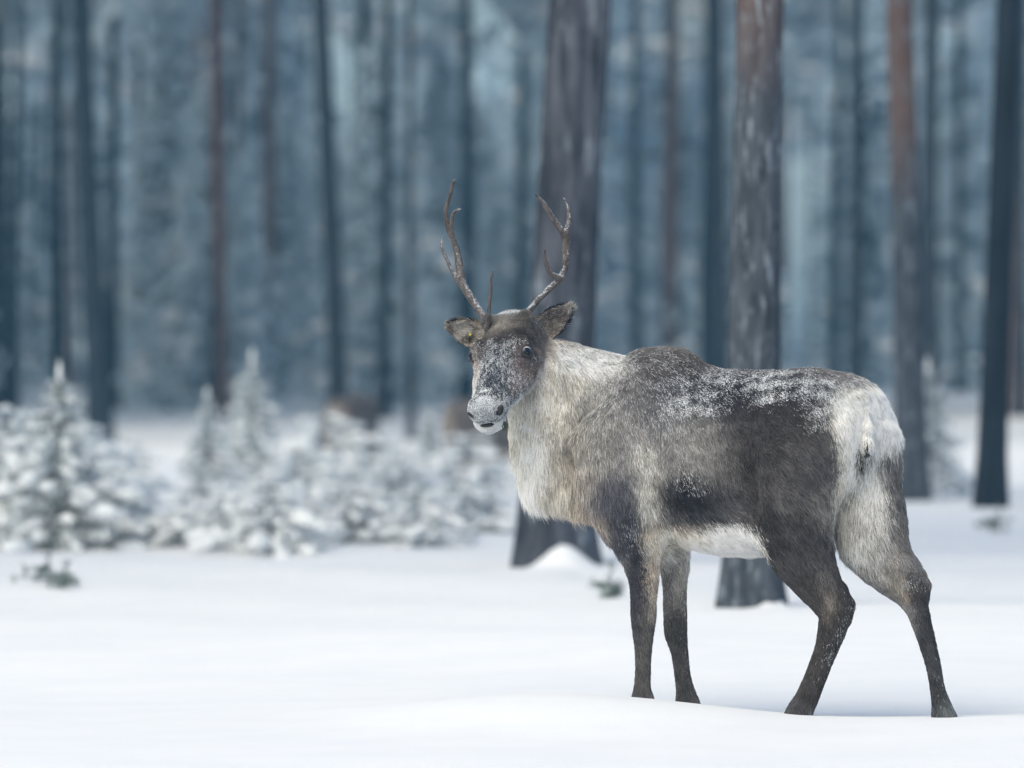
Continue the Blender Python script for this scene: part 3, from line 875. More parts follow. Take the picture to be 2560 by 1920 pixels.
def paint(p, nrm, seed=0, jitter=0.0, g=None):
    n = len(p)
    uv = animal_uv(p, nrm)
    wob_ = np.stack([snoise(p, 31, 22), snoise(p, 32, 22)], 1) * 7 + np.stack([snoise(p, 33, 70), snoise(p, 34, 70)], 1) * 4
    uv = uv + wob_
    if jitter: uv = uv + g.normal(size=(n, 2)) * jitter
    C = np.tile(lin((106, 104, 105)), (n, 1))
    for (u, v, ru, rv, turn, c, wt, ed) in PATCH:
        a = R(turn); du, dv = uv[:, 0] - u, uv[:, 1] - v
        x = (du * math.cos(a) + dv * math.sin(a)) / ru; y = (-du * math.sin(a) + dv * math.cos(a)) / rv
        m = wt * sst(1 + ed, 1 - ed, np.sqrt(x * x + y * y))
        C = C * (1 - m[:, None]) + lin(c) * m[:, None]
    # head
    q = (p - HO) / px
    t, r, up = q @ F_, q @ R_, q @ U_
    hm_ = sst(150, 128, -up) * sst(-70, -40, t) * sst(110, 96, np.abs(r)) * sst(1.31, 1.27, p[:, 2] * 0 + uv[:, 0] / 1100 + 0 * t)
    hm_ = sst(-60, -30, t) * sst(-150, -122, up) * sst(108, 94, np.abs(r))
    Ch = np.tile(lin((92, 88, 87)), (n, 1))
    jr = (0 if not jitter else g.normal(size=n) * 4)
    for (t0, r0, rt, rr, c, wt, ed) in FACE:
        d = np.sqrt(((t + jr - t0) / rt) ** 2 + ((r + jr - r0) / rr) ** 2)
        m = wt * sst(1 + ed, 1 - ed, d)
        Ch = Ch * (1 - m[:, None]) + lin(c) * m[:, None]
    chin = sst(-66, -84, up) * sst(190, 230, t)
    Ch = Ch * (1 - chin[:, None]) + lin((205, 205, 200)) * chin[:, None]
    jaw = sst(-78, -105, up) * sst(215, 160, t)
    Ch = Ch * (1 - jaw[:, None]) + lin((165, 158, 150)) * jaw[:, None]
    C = C * (1 - hm_[:, None]) + Ch * hm_[:, None]
    return C, uv, (t, r, up, hm_)

COATGAIN = np.array([1.29, 1.31, 1.34])
def attr_col(me, C, name='coat'):
    a = me.color_attributes.new(name, 'FLOAT_COLOR', 'POINT')
    a.data.foreach_set('color', np.concatenate([C, np.ones((len(C), 1))], 1).astype(np.float32).ravel())
C0, _, _ = paint(V, NRM)
attr_col(body_me, C0 * COATGAIN * .8)
M_SKIN, t, b = mat("coat_underfur", (.2, .2, .2), .9, .1)
an = t.nodes.new("ShaderNodeAttribute"); an.attribute_name = 'coat'; t.links.new(an.outputs['Color'], b.inputs["Base Color"])

deer = bpy.data.objects.new("reindeer", None); S.collection.objects.link(deer)
dc = P(1829, 1760, 0); deer.location = (dc[0], dc[1], 0.0)
DL = np.array(deer.location)
tag(deer, "large sharp grey-brown reindeer with antlers and frosted face, standing in the snow in front", "reindeer")
def part(name, me, m, parent=None):
    o = link(name, me, None, m)
    o.parent = parent or deer
    if parent is None: o.location = -DL
    return o
body = part("body", body_me, M_SKIN)

# ---- antlers
Z1 = lambda x, y: (1080 + x / 4.1475, 430 + y / 4.1475)
def zchain(rows, d0, d1):
    o = []
    m = len(rows)
    for i, (x, y, w_) in enumerate(rows):
        u, v = Z1(x, y); f = i / (m - 1)
        o.append((u, v, d0 + (d1 - d0) * f if not callable(d0) else d0(f), max(w_ / 4.1475 / 2 * 1.18, 2.0)))
    return o
arc = lambda a, b_, c: (lambda f: a * (1 - f) ** 2 + 2 * b_ * f * (1 - f) + c * f * f)
ANT = {
 'l': [zchain([(585, 1620, 74), (555, 1545, 66), (480, 1420, 66), (380, 1270, 72), (310, 1130, 70), (287, 1000, 72), (265, 850, 62), (228, 720, 54), (180, 620, 46), (150, 500, 42), (143, 400, 40), (172, 290, 35), (205, 180, 34), (222, 105, 28), (244, 82, 14)], arc(100, 230, 110), 0),
       zchain([(216, 660, 36), (204, 580, 36), (205, 500, 36), (230, 420, 30), (270, 392, 20), (302, 388, 8)], 165, 130),
       zchain([(300, 1170, 44), (255, 1110, 38), (200, 1010, 34), (150, 900, 28), (106, 800, 28), (98, 740, 22), (112, 685, 9)], 150, 190),
       zchain([(588, 1610, 60), (585, 1550, 46), (592, 1400, 32), (607, 1250, 32), (612, 1120, 27), (632, 1025, 8)], 96, 20)],
 'r': [zchain([(880, 1560, 100), (945, 1500, 86), (1000, 1445, 60), (1100, 1330, 52), (1220, 1210, 58), (1325, 1105, 60), (1372, 1020, 58), (1388, 900, 68), (1390, 760, 72), (1385, 665, 78), (1372, 620, 60)], arc(92, 150, 130), 0),
       zchain([(1372, 655, 60), (1315, 565, 56), (1240, 460, 50), (1172, 350, 45), (1120, 280, 34), (1070, 230, 10)], 130, 90),
       zchain([(1385, 660, 60), (1412, 560, 52), (1424, 480, 44), (1414, 390, 36), (1385, 320, 20), (1366, 272, 8)], 130, 150),
       zchain([(1340, 1100, 56), (1290, 1085, 52), (1240, 1060, 50), (1195, 980, 44), (1165, 890, 34), (1167, 840, 24), (1170, 800, 8)], 126, 70)],
}
M_ANT, t, b = mat("antler", (.2, .14, .11), .75, .25)
n1 = noise_node(t, 60, 5, .65, vec_scale=(1, 1, .35)); n2 = noise_node(t, 170, 4, .7)
c1 = ramp(t, n1.outputs[0], [(.38, (.042, .036, .036)), (.70, (.140, .120, .114))])
geo = t.nodes.new("ShaderNodeNewGeometry"); sx = t.nodes.new("ShaderNodeSeparateXYZ"); t.links.new(geo.outputs['Normal'], sx.inputs[0])
mr = t.nodes.new("ShaderNodeMapRange"); t.links.new(sx.outputs['Z'], mr.inputs[0]); mr.inputs[1].default_value = -.3; mr.inputs[2].default_value = .9; mr.inputs[3].default_value = -.10; mr.inputs[4].default_value = .15
ad = t.nodes.new("ShaderNodeMath"); ad.operation = 'ADD'; t.links.new(n2.outputs[0], ad.inputs[0]); t.links.new(mr.outputs[0], ad.inputs[1])
fr = ramp(t, ad.outputs[0], [(.52, (0, 0, 0)), (.70, (1, 1, 1))])
t.links.new(mix(t, fr.outputs[0], c1.outputs[0], (.50, .54, .58)), b.inputs["Base Color"])
bump(t, b, n2.outputs[0], .6, .004)
for key in ('l', 'r'):
    pr = []
    for c in ANT[key]: pr.append(tubechain(c, .006))
    pts = np.concatenate([q.c for q in pr])
    va, qa = mesh_sdf(pr, [], pts.min(0) - .03, pts.max(0) + .03, .0022, lambda p: .0003 * snoise(p, 5, 300, 5), B=16)
    va = relax(va, qa, 1, .4)
    o = part("antler", mk("antler", va, qa), M_ANT)
    o['label'] = "tall antler with a short upright brow tine" if key == 'l' else "antler forking into two points at its top"

# ---- ears
def ear(base, tip, W, face, cup, name_side):
    """cupped leaf: base, tip world points, half width W (m), face = opening direction"""
    base, tip = np.array(base), np.array(tip)
    ax = tip - base; L = np.linalg.norm(ax); ax /= L
    f = np.array(face, float); f -= ax * (f @ ax); f /= np.linalg.norm(f)
    sd_ = np.cross(ax, f)
    na, nbb = 34, 25
    a = np.linspace(0, 1, na)[:, None]; bb = np.linspace(-1, 1, nbb)[None, :]
    prof = np.clip(1 - a ** 5, 0, 1) ** .6 * (.72 + .36 * np.sin(np.pi * a ** .8)) * (1 - .30 * a)
    prof = np.maximum(prof, .06)
    x = bb * prof * W
    z = -cup * (1 - np.abs(bb) ** 1.7) * prof ** .8 * (1 - .3 * a) + .08 * W * np.sin(bb * 4 + a * 3)
    Vf = base + (a * L + 0 * bb)[..., None] * ax + x[..., None] * sd_ + z[..., None] * f
    th = .0045 * (1.2 - a * .7) + 0 * bb
    edge = np.clip(1 - np.abs(bb) ** 6, 0, 1)
    Vb = Vf - (th * (.15 + .85 * edge))[..., None] * f * 1.4
    V_ = np.concatenate([Vf.reshape(-1, 3), Vb.reshape(-1, 3)])
    i, j = np.meshgrid(np.arange(na - 1), np.arange(nbb - 1), indexing='ij'); q = (i * nbb + j).ravel()
    Qf = np.stack([q, q + nbb, q + nbb + 1, q + 1], 1); Qb = Qf[:, ::-1] + na * nbb
    rim = np.concatenate([np.arange(na) * nbb, (na - 1) * nbb + np.arange(1, nbb), (np.arange(na - 1)[::-1]) * nbb + nbb - 1])
    Qr = np.stack([rim[:-1], rim[:-1] + na * nbb, rim[1:] + na * nbb, rim[1:]], 1)
    me = mk("ear", V_, np.concatenate([Qf, Qb, Qr]))
    # colours: grizzled inside with dark streaks, dark rim
    A2, B2 = np.broadcast_arrays(a, bb)
    def colr(A2, B2, p, inner):
        C = np.tile(lin((150, 150, 144)), (len(A2), 1))
        d = snoise(p, 61, 75)
        m = sst(.0, .5, d + .30 * (A2 > .35))[:, None]
        C = C * (1 - m) + lin((18, 21, 24)) * m
        m = sst(.74, .95, np.abs(B2))[:, None] * .9 * (inner[:, None]); C = C * (1 - m) + lin((24, 25, 28)) * m
        m = (1 - sst(.05, .40, A2))[:, None] * .8; C = C * (1 - m) + lin((158, 152, 138)) * m
        return C
    inner = np.concatenate([np.ones(na * nbb), np.zeros(na * nbb)])
    AA, BB = np.tile(A2.ravel(), 2), np.tile(B2.ravel(), 2)
    C = colr(AA, BB, V_, inner)
    C[inner == 0] = C[inner == 0] * .5 + lin((120, 110, 104)) * .5
    C = C * 1.15
    attr_col(me, C)
    o = part("ear", me, M_SKIN)
    o['label'] = name_side
    nr = np.empty(len(V_) * 3, np.float32); me.vertex_normals.foreach_get('vector', nr)
    return V_, np.concatenate([Qf, Qb]), nr.reshape(-1, 3), C, ax
EARS = [ear(P(1343, 838, 118), P(1430, 762, 150), PX(37), (.05, -1, -.05), .026, "left ear of the animal, raised, dark streaks inside"),
        ear(P(1204, 846, 118), P(1118, 812, 170), PX(36), (-.05, -1, -.15), .024, "right ear of the animal, frosted along its rim")]
# ear tag
tg = bmesh.new(); bmesh.ops.create_cone(tg, segments=20, radius1=.0038, radius2=.0038, depth=.0025, cap_ends=True)
bmesh.ops.bevel(tg, geom=tg.edges[:], offset=.0006, segments=1)
tm = bpy.data.meshes.new("ear_tag"); tg.to_mesh(tm); tg.free()
M_TAG, _, _ = mat("yellow_plastic", (.42, .36, .04), .4, .4)
to = part("ear_tag", tm, M_TAG); to.location = Vector(P(1175, 836, 92)) - deer.location; to.rotation_euler = (R(90), R(15), 0); to['label'] = "small yellow tag on the ear"

# ---- eyes, nostrils, mouth
M_EYE, t, b = mat("eye_dark", (.010, .014, .03), .10, .4)
tc = t.nodes.new("ShaderNodeTexCoord"); vl = t.nodes.new("ShaderNodeVectorMath"); vl.operation = 'LENGTH'
sp_ = t.nodes.new("ShaderNodeSeparateXYZ"); t.links.new(tc.outputs['Object'], sp_.inputs[0])
mrE = ramp(t, sp_.outputs['Z'], [(.0, (.6, .6, .6)), (.48, (.6, .6, .6)), (.53, (.006, .008, .016)), (.80, (.010, .014, .032)), (.86, (.002, .002, .005))])
t.links.new(mrE.outputs[0], b.inputs["Base Color"])
def eyeball(c, look, r):
    bm = bmesh.new(); bmesh.ops.create_uvsphere(bm, u_segments=32, v_segments=24, radius=1)
    for f in bm.faces: f.smooth = True
    me = bpy.data.meshes.new("eye"); bm.to_mesh(me); bm.free()
    o = part("eye", me, M_EYE); o.location = Vector(c) - deer.location; o.scale = (r, r, r)
    o.rotation_euler = Vector(look).to_track_quat('Z', 'Y').to_euler(); return o
EYEC = []
for sg, look in ((1, (.42, -1, -.34)), (-1, (-.8, -.75, -.15))):
    c = H(112, sg * 68, -25)
    eyeball(c, look, 16.5 * px); EYEC.append(c)
M_LID, _, _ = mat("eyelid_skin", (.03, .028, .03), .45, .4)
def lid(c, ax_r, a0, a1, r, off, th, nm="eyelid"):
    """arc of skin round the eye"""
    n_ = np.asarray(ax_r, float); n_ /= np.linalg.norm(n_)
    e1 = np.cross(n_, [0, 0, 1.]); e1 /= np.linalg.norm(e1); e2 = np.cross(e1, n_)
    aa = np.linspace(a0, a1, 18)
    pts = np.array([c + n_ * off * px + (e1 * math.cos(q) * 1.12 + e2 * math.sin(q) * .86) * r * px for q in aa])
    V_, Q_, T_ = tube(pts, np.full(18, th * px) * (0.45 + .55 * np.sin(np.linspace(0, np.pi, 18))), 8)
    return part(nm, mk(nm, V_, Q_, T_), M_LID)
for sg, c in zip((1, -1), EYEC):
    n_ = R_ * sg * .8 + U_ * .35 + np.array([0, -.55, 0])
    lid(c, n_, R(-5), R(185), 15.0, 8.5, 4.6); lid(c, n_, R(180), R(360), 14.5, 8.0, 4.0); lid(c, n_, R(15), R(165), 21.0, 4.5, 4.0)
M_DARK, _, _ = mat("dark_opening_fill", (.012, .013, .016), .35, .4)  # near-black bodies filling the nostril and mouth openings
def darkblob(nm, c, ax1, l1, ax2, l2, l3):
    a = np.asarray(ax1) / np.linalg.norm(ax1); b2 = np.asarray(ax2) - a * (np.asarray(ax2) @ a); b2 /= np.linalg.norm(b2); c3 = np.cross(a, b2)
    V_, T_ = ICO[2]
    V_ = c + (V_[:, :1] * l1 * a + V_[:, 1:2] * l2 * b2 + V_[:, 2:] * l3 * c3) * px
    return part(nm, mk(nm, V_, None, T_), M_DARK)
NOS = [H(300, 37, -46), H(300, -37, -48)]
darkblob("nostril", NOS[0], F_ * .1 + R_ * .55 + U_ * .8, 24, R_ * .6 - U_ * .4, 9.5, 9)
darkblob("nostril", NOS[1], -F_ * .3 + R_ * .5 - U_ * .6, 15, R_ * .6 + U_ * .3, 8, 8)
MOUTH = H(305, -9, -84)
darkblob("mouth", MOUTH, R_, 19, F_, 7, 5)

# ---- tail
prt = chain([(2154, 1030, -206, 16), (2160, 1070, -222, 16), (2164, 1105, -232, 13), (2165, 1122, -232, 8)], .02)
pts = np.concatenate([[q.p0, q.p1] for q in prt])
vt, qt = mesh_sdf(prt, [], pts.min(0) - .05, pts.max(0) + .05, .004, B=16)
tail_me = mk("tail", vt, qt)
nt_ = np.empty(len(vt) * 3, np.float32); tail_me.vertex_normals.foreach_get('vector', nt_); nt_ = nt_.reshape(-1, 3)
Ct = np.tile(lin((236, 232, 218)), (len(vt), 1)); m = sst(.560, .545, vt[:, 2] + 0)[:, None]
attr_col(tail_me, Ct); part("tail", tail_me, M_SKIN)

# ------------------------------------------------------------------ fur
def noisevec(p, seed, f): return np.stack([snoise(p, seed + i, f, 6) for i in range(3)], 1)
FLOW = [  # (u, v, ru, rv, direction in (u, v, d))
    (1340, 960, 90, 110, (.05, 1, -.1)), (1420, 1000, 110, 110, (.25, 1, 0)), (1330, 1150, 70, 110, (.0, 1, 0)), (1420, 1220, 80, 60, (.1, 1, 0)),
    (1450, 900, 120, 30, (.7, .35, -.3)), (1660, 900, 120, 40, (.9, .35, -.5)), (1560, 1080, 110, 130, (.25, 1, -.1)), (1560, 1280, 90, 90, (.05, 1, 0)),
    (1500, 1310, 50, 40, (.5, .8, 0)),
    (1740, 1130, 120, 130, (.45, 1, -.2)), (1850, 980, 250, 70, (.85, .5, -.45)), (1800, 1280, 120, 60, (.9, .6, -.4)), (1780, 1380, 180, 40, (.8, .5, -.4)),
    (1940, 1120, 120, 120, (.85, .6, -.35)), (2010, 1260, 110, 110, (.7, .8, -.1)), (2160, 1050, 80, 100, (-.05, 1, -.1)), (2165, 1250, 70, 130, (.0, 1, 0)),
    (2190, 1380, 60, 60, (.4, 1, 0)), (2240, 1180, 30, 140, (.1, 1, 0)), (2030, 1400, 60, 80, (.55, .85, 0)),
    (1605, 1580, 60, 200, (.12, 1, 0)), (1705, 1580, 60, 200, (.18, 1, 0)), (2080, 1520, 60, 60, (.15, 1, 0)), (2030, 1690, 70, 110, (-.3, 1, 0)), (2320, 1620, 80, 190, (.3, 1, 0)),
]
def flow(p, uv, hd):
    D = np.tile(np.array([.5, .45, -.9]) * 1e-3, (len(p), 1))
    for (u, v, ru, rv, dr) in FLOW:
        w_ = np.exp(-((uv[:, 0] - u) / ru) ** 2 - ((uv[:, 1] - v) / rv) ** 2)
        dr = np.array(dr, float); dr /= np.linalg.norm(dr)
        D += w_[:, None] * np.array([dr[0], dr[2], -dr[1]])
    D /= np.linalg.norm(D, axis=1)[:, None]
    t, r, up, hm_ = hd
    wh = sst(60, 110, t)
    dh = F_ * 1.0 + R_ * (r[:, None] / 140)
    dfh = -F_ * .55 + R_ * (r[:, None] / 45) + U_ * .1
    d2 = dh * wh[:, None] + dfh * (1 - wh[:, None])
    d2 = d2 + np.array([0, 0, -.45]) * (np.abs(r) > 55)[:, None]
    d2 /= np.linalg.norm(d2, axis=1)[:, None]
    D = D * (1 - hm_[:, None]) + d2 * hm_[:, None]
    return D / np.linalg.norm(D, axis=1)[:, None]

def lengths(p, uv, hd):
    L = np.full(len(p), .021)
    def z(u, v, ru, rv, val):
        m = sst(1.4, .6, np.sqrt(((uv[:, 0] - u) / ru) ** 2 + ((uv[:, 1] - v) / rv) ** 2))
        return L * (1 - m) + val * m
    L = z(1380, 1060, 120, 160, .027); L = z(1340, 1190, 60, 80, .060); L = z(1430, 1240, 90, 45, .045); L = z(1500, 1310, 60, 40, .032)
    L = z(1850, 980, 260, 60, .016); L = z(2160, 1080, 90, 130, .030); L = z(2165, 1300, 60, 100, .034); L = z(1790, 1380, 160, 40, .024)
    leg = sst(1370, 1470, uv[:, 1]); L = L * (1 - leg) + .013 * leg
    low = sst(1730, 1775, uv[:, 1]); L = L * (1 - low) + .018 * low
    t, r, up, hm_ = hd
    fl = .012 - .0072 * sst(60, 120, t)
    return L * (1 - hm_) + fl * hm_

# frost density: (u, v, ru, rv, turn, amount)
FROST = [(1800, 950, 200, 34, 2, 1.05), (1730, 1008, 95, 38, 0, 1.1), (1745, 1020, 34, 18, 0, 1.3), (2010, 962, 130, 36, 8, 1.0), (1930, 982, 64, 16, -28, 1.3), (2068, 1018, 70, 30, -24, 1.05),
         (1450, 893, 120, 24, 4, 1.25), (1400, 880, 40, 16, 25, 1.0), (1530, 905, 60, 18, -4, 1.2), (1560, 935, 90, 34, -10, .5), (1640, 905, 90, 28, 0, .4), (1520, 990, 90, 60, 0, .28), (1660, 1060, 110, 50, 0, .22), (2160, 965, 60, 26, 30, .7), (2225, 1020, 40, 60, 0, .8),
         (2120, 1510, 14, 60, -5, .12), (2290, 1450, 26, 20, 0, .4), (2090, 1620, 18, 90, 20, .16), (2348, 1640, 8, 130, -12, .10), (1722, 1600, 10, 130, -5, .12), (1570, 1330, 30, 50, 0, .25), (1715, 1200, 40, 30, 0, .25)]
def frost_amt(p, nrm, uv, hd):
    f = np.zeros(len(p))
    for (u, v, ru, rv, turn, am) in FROST:
        a = R(turn); du, dv = uv[:, 0] - u, uv[:, 1] - v
        x = (du * math.cos(a) + dv * math.sin(a)) / ru; y = (-du * math.sin(a) + dv * math.cos(a)) / rv
        f = np.maximum(f, am * sst(1.35, .45, np.sqrt(x * x + y * y)))
    # bare dark patches inside the frosted back
    for (u, v, ru, rv, turn) in ((2032, 1003, 46, 7, -28), (1905, 1035, 70, 24, -8), (1620, 915, 22, 4, -12), (1585, 937, 40, 4, -14)):
        a = R(turn); du, dv = uv[:, 0] - u, uv[:, 1] - v
        x = (du * math.cos(a) + dv * math.sin(a)) / ru; y = (-du * math.sin(a) + dv * math.cos(a)) / rv
        f = f * sst(.7, 1.3, np.sqrt(x * x + y * y))
    f = f * (.55 + .45 * sst(-.8, .8, snoise(p, 77, 45)) + .35 * snoise(p, 78, 130))
    t, r, up, hm_ = hd
    rc = r + 10 * np.sin(t / 17.0)
    fh = .68 * sst(72, 92, t + 7 * snoise(p, 85, 90)) * sst(98, 72, np.abs(r))
    fh = fh * (1 - .80 * np.exp(-((t - 118) / 34) ** 2 - ((np.abs(r) - 66) / 24) ** 2))
    fh = fh * (1 - .75 * np.exp(-((t - 148) / 30) ** 2 - ((r - 70) / 20) ** 2))
    fh = fh * (1 - .60 * np.exp(-((t - 205) / 40) ** 2 - ((r - 8) / 26) ** 2))
    fh = fh * (.45 + .55 * sst(-.5, .5, snoise(p, 79, 330))) * (.75 + .4 * sst(-.9, .9, snoise(p, 80, 60)))
    fh = np.maximum(fh, 1.1 * np.exp(-(((t - 284) / 24) ** 2) ** 1.5 - ((r / 33) ** 2) ** 1.5))
    fh = np.maximum(fh, 1.2 * np.exp(-((t - 246) / 11) ** 2 - ((r + 6) / 22) ** 2))
    fh = np.maximum(fh, .95 * np.exp(-((t - 275) / 44) ** 2 - ((up + 95) / 26) ** 2) * (.5 + .5 * sst(-.6, .6, snoise(p, 86, 180))))
    fh = np.maximum(fh, .7 * np.exp(-((t - 262) / 30) ** 2 - ((np.abs(r) - 52) / 16) ** 2) * sst(-.5, .5, snoise(p, 87, 180)))
    fh = np.maximum(fh, 1.3 * np.exp(-((t + 16) / 15) ** 2 - (r / 38) ** 2))
    return np.clip(f * (1 - hm_) + fh * hm_, 0, 1.4)

def sample(V, Q, N, g, dens=None):
    a, b_, c, d = V[Q[:, 0]], V[Q[:, 1]], V[Q[:, 2]], V[Q[:, 3]]
    ar = .5 * np.linalg.norm(np.cross(c - a, d - b_), axis=1)
    if dens is not None: ar = ar * dens[Q].mean(1)
    f = g.choice(len(Q), N, p=ar / ar.sum())
    s, t = g.uniform(size=(N, 1)), g.uniform(size=(N, 1))
    wts = [(1 - s) * (1 - t), s * (1 - t), s * t, (1 - s) * t]
    return f, wts

def interp(A, Q, f, w_): return sum(A[Q[f, i]] * w_[i] for i in range(4))

NP = 5
def strands(p, nrm, D, L, lift, g, curl=.5):
    """control points of combed hairs"""
    n = len(p)
    D = D - nrm * (D * nrm).sum(1)[:, None]
    D /= np.linalg.norm(D, axis=1)[:, None] + 1e-6
    D = D + noisevec(p, 200, 22) * .09 + noisevec(p, 210, 150) * .15 + g.normal(size=(n, 3)) * .17
    D = D - nrm * (D * nrm).sum(1)[:, None]
    lf = lift * (1 + .28 * snoise(p, 220, 140)) + g.normal(size=n) * .06
    L = L * g.uniform(.55, 1.2, n) * (1 + .08 * snoise(p, 221, 60))
    pts = np.empty((n, NP, 3))
    for i in range(NP):
        s = i / (NP - 1)
        up = lf * (s - .45 * s * s) * 1.3
        pts[:, i] = p + (D * (s * (1 - .1 * s)))[:, :] * L[:, None] + nrm * (up * L)[:, None]
        pts[:, i, 2] -= .10 * s * s * L
    return pts

allP, allC, allR = [], [], []
g = np.random.default_rng(99)
NH = 430000
# body hairs; more on the side that faces the camera and on the head
Cv, uvv, hdv = paint(V, NRM)
dens = np.where(NRM[:, 1] < .35, 1.0, .28) * np.where(hdv[3] > .5, 3.2, 1.0) * np.where(uvv[:, 1] > 1420, 1.7, 1.0) * (V[:, 2] > -.03)
for c in EYEC: dens = dens * (np.linalg.norm(V - c, axis=1) > 21 * px)
for c in NOS: dens = dens * (np.linalg.norm(V - c, axis=1) > 11 * px)
mm_ = (V - MOUTH); dens = dens * ~((np.abs(mm_ @ R_) < 20 * px) & (np.abs(mm_ @ U_) < 4 * px) & (np.abs(mm_ @ F_) < 20 * px))
f, w4 = sample(V, Q, NH, g, dens)
p = interp(V, Q, f, w4); nn = interp(NRM, Q, f, w4); nn /= np.linalg.norm(nn, axis=1)[:, None]
C, uv, hd = paint(p, nn, jitter=9, g=g)
D = flow(p, uv, hd); L = lengths(p, uv, hd)
lift = np.full(NH, .34) - .16 * sst(1400, 1480, uv[:, 1]); lift = lift * (1 - hd[3]) + .42 * hd[3]
hp = strands(p, nn, D, L, lift, g)
fa = frost_amt(p, nn, uv, hd)
val = np.exp(g.normal(size=NH) * .34 + .16 * snoise(p, 300, 170) + .08 * snoise(p, 301, 50))
val = np.where(g.uniform(size=NH) < .10, val * 1.7, val)
C = C * np.clip(val, .4, 2.0)[:, None] * COATGAIN
isf = g.uniform(size=NH) < fa * .62
allP.append(hp); allC.append(np.clip(C, .008, .88)); allR.append(np.where(hd[3] > .5, .00042, .00050))
frost_src = (p, nn, fa, hp, hd)

# ears
for (Ve, Qe, Ne, Ce, axe) in EARS:
    n = 16000
    f, w4 = sample(Ve, Qe, n, g)
    p = interp(Ve, Qe, f, w4); nn = interp(Ne, Qe, f, w4); nn /= np.linalg.norm(nn, axis=1)[:, None] + 1e-6
    C = interp(Ce, Qe, f, w4)
    hp = strands(p, nn, np.tile(axe, (n, 1)), np.full(n, .015), np.full(n, .75), g)
    C = C * np.exp(g.normal(size=n) * .22)[:, None]
    tipf = g.uniform(size=n) < .07
    C = np.where(tipf[:, None], [.6, .64, .68], C)
    allP.append(hp); allC.append(np.clip(C, .01, .85)); allR.append(np.full(n, .00045))
# tail
n = 5000
f, w4 = sample(vt, qt, n, g)
p = interp(vt, qt, f, w4); nn = interp(nt_, qt, f, w4); nn /= np.linalg.norm(nn, axis=1)[:, None] + 1e-6
hp = strands(p, nn, np.tile([0, -.1, -1.], (n, 1)), np.full(n, .022), np.full(n, .15), g)
vz = uv_of(p)
C = np.tile(lin((232, 231, 226)), (n, 1)) * np.exp(g.normal(size=n) * .1)[:, None]
dk = np.exp(-((vz[:, 0] - 2166) / 11) ** 2 - ((vz[:, 1] - 1132) / 30) ** 2) > g.uniform(.1, .7, n)
C = np.where(dk[:, None], [.03, .032, .035], C)
allP.append(hp); allC.append(np.clip(C, .01, .88)); allR.append(np.full(n, .0006))

HP = np.concatenate(allP) - DL; HC = np.concatenate(allC); HR = np.concatenate(allR)
tips = np.concatenate([isf, np.zeros(len(HP) - NH, bool)])
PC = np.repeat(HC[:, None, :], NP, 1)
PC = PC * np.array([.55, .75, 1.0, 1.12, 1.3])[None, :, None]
seg = np.array([0, 0, .15, .8, 1.0])[None, :, None] * tips[:, None, None]
PC = PC * (1 - seg) + np.array([.80, .84, .88]) * seg
PC = np.clip(PC, .006, .9)
hc_ = bpy.data.hair_curves.new("fur")
hc_.add_curves([NP] * len(HP))
hc_.position_data.foreach_set('vector', HP.astype(np.float32).ravel())
ra = hc_.attributes.get('radius') or hc_.attributes.new('radius', 'FLOAT', 'POINT')
prof = np.array([1.0, 1.0, .85, .6, .18])
ra.data.foreach_set('value', (HR[:, None] * prof[None]).astype(np.float32).ravel())
ca = hc_.attributes.new('coat', 'FLOAT_COLOR', 'POINT')
ca.data.foreach_set('color', np.concatenate([PC.reshape(-1, 3), np.ones((len(HC) * NP, 1))], 1).astype(np.float32).ravel())
M_FUR, t, b = mat("fur", (.2, .2, .2), .7, .12)
an = t.nodes.new("ShaderNodeAttribute"); an.attribute_name = 'coat'; t.links.new(an.outputs['Color'], b.inputs["Base Color"])
fur = bpy.data.objects.new("fur", hc_); S.collection.objects.link(fur); hc_.materials.append(M_FUR); fur.parent = deer
fur['kind'] = 'stuff'

# frost crystals caught on the hair tips
p, nn, fa, hp, hd = frost_src
cand = np.where((g.uniform(size=len(p)) < np.clip(fa, 0, 1.3) ** 1.5 * np.where(hd[3] > .5, .85, .60)) & (nn[:, 1] < .5) & (hd[3] < 2))[0]
print("frost", len(cand))
cand = g.permutation(cand)[:110000]
kk = g.integers(2, NP, len(cand))
cpos = hp[cand, kk]
cr = g.uniform(.0007, .0020, len(cand)) * (1 + .7 * np.clip(fa[cand] - .8, 0, 1)) * np.where(hd[3][cand] > .5, .70, .85)
OV = np.array([[1, 0, 0], [-1, 0, 0], [0, 1, 0], [0, -1, 0], [0, 0, 1], [0, 0, -1]], float)
OT = np.array([[0, 2, 4], [2, 1, 4], [1, 3, 4], [3, 0, 4], [2, 0, 5], [1, 2, 5], [3, 1, 5], [0, 3, 5]])
rot = g.normal(size=(len(cand), 3, 3)); rot /= np.linalg.norm(rot, axis=2)[:, :, None]
Vc = np.einsum('ij,njk->nik', OV, rot) * cr[:, None, None] + cpos[:, None]
Tc = (OT[None] + (np.arange(len(cand)) * 6)[:, None, None]).reshape(-1, 3)
M_FROST, t, b = mat("frost", (.82, .86, .90), .6, .3)
fo = part("frost", mk("frost", Vc.reshape(-1, 3), None, Tc, False), M_FROST); fo['kind'] = 'stuff'

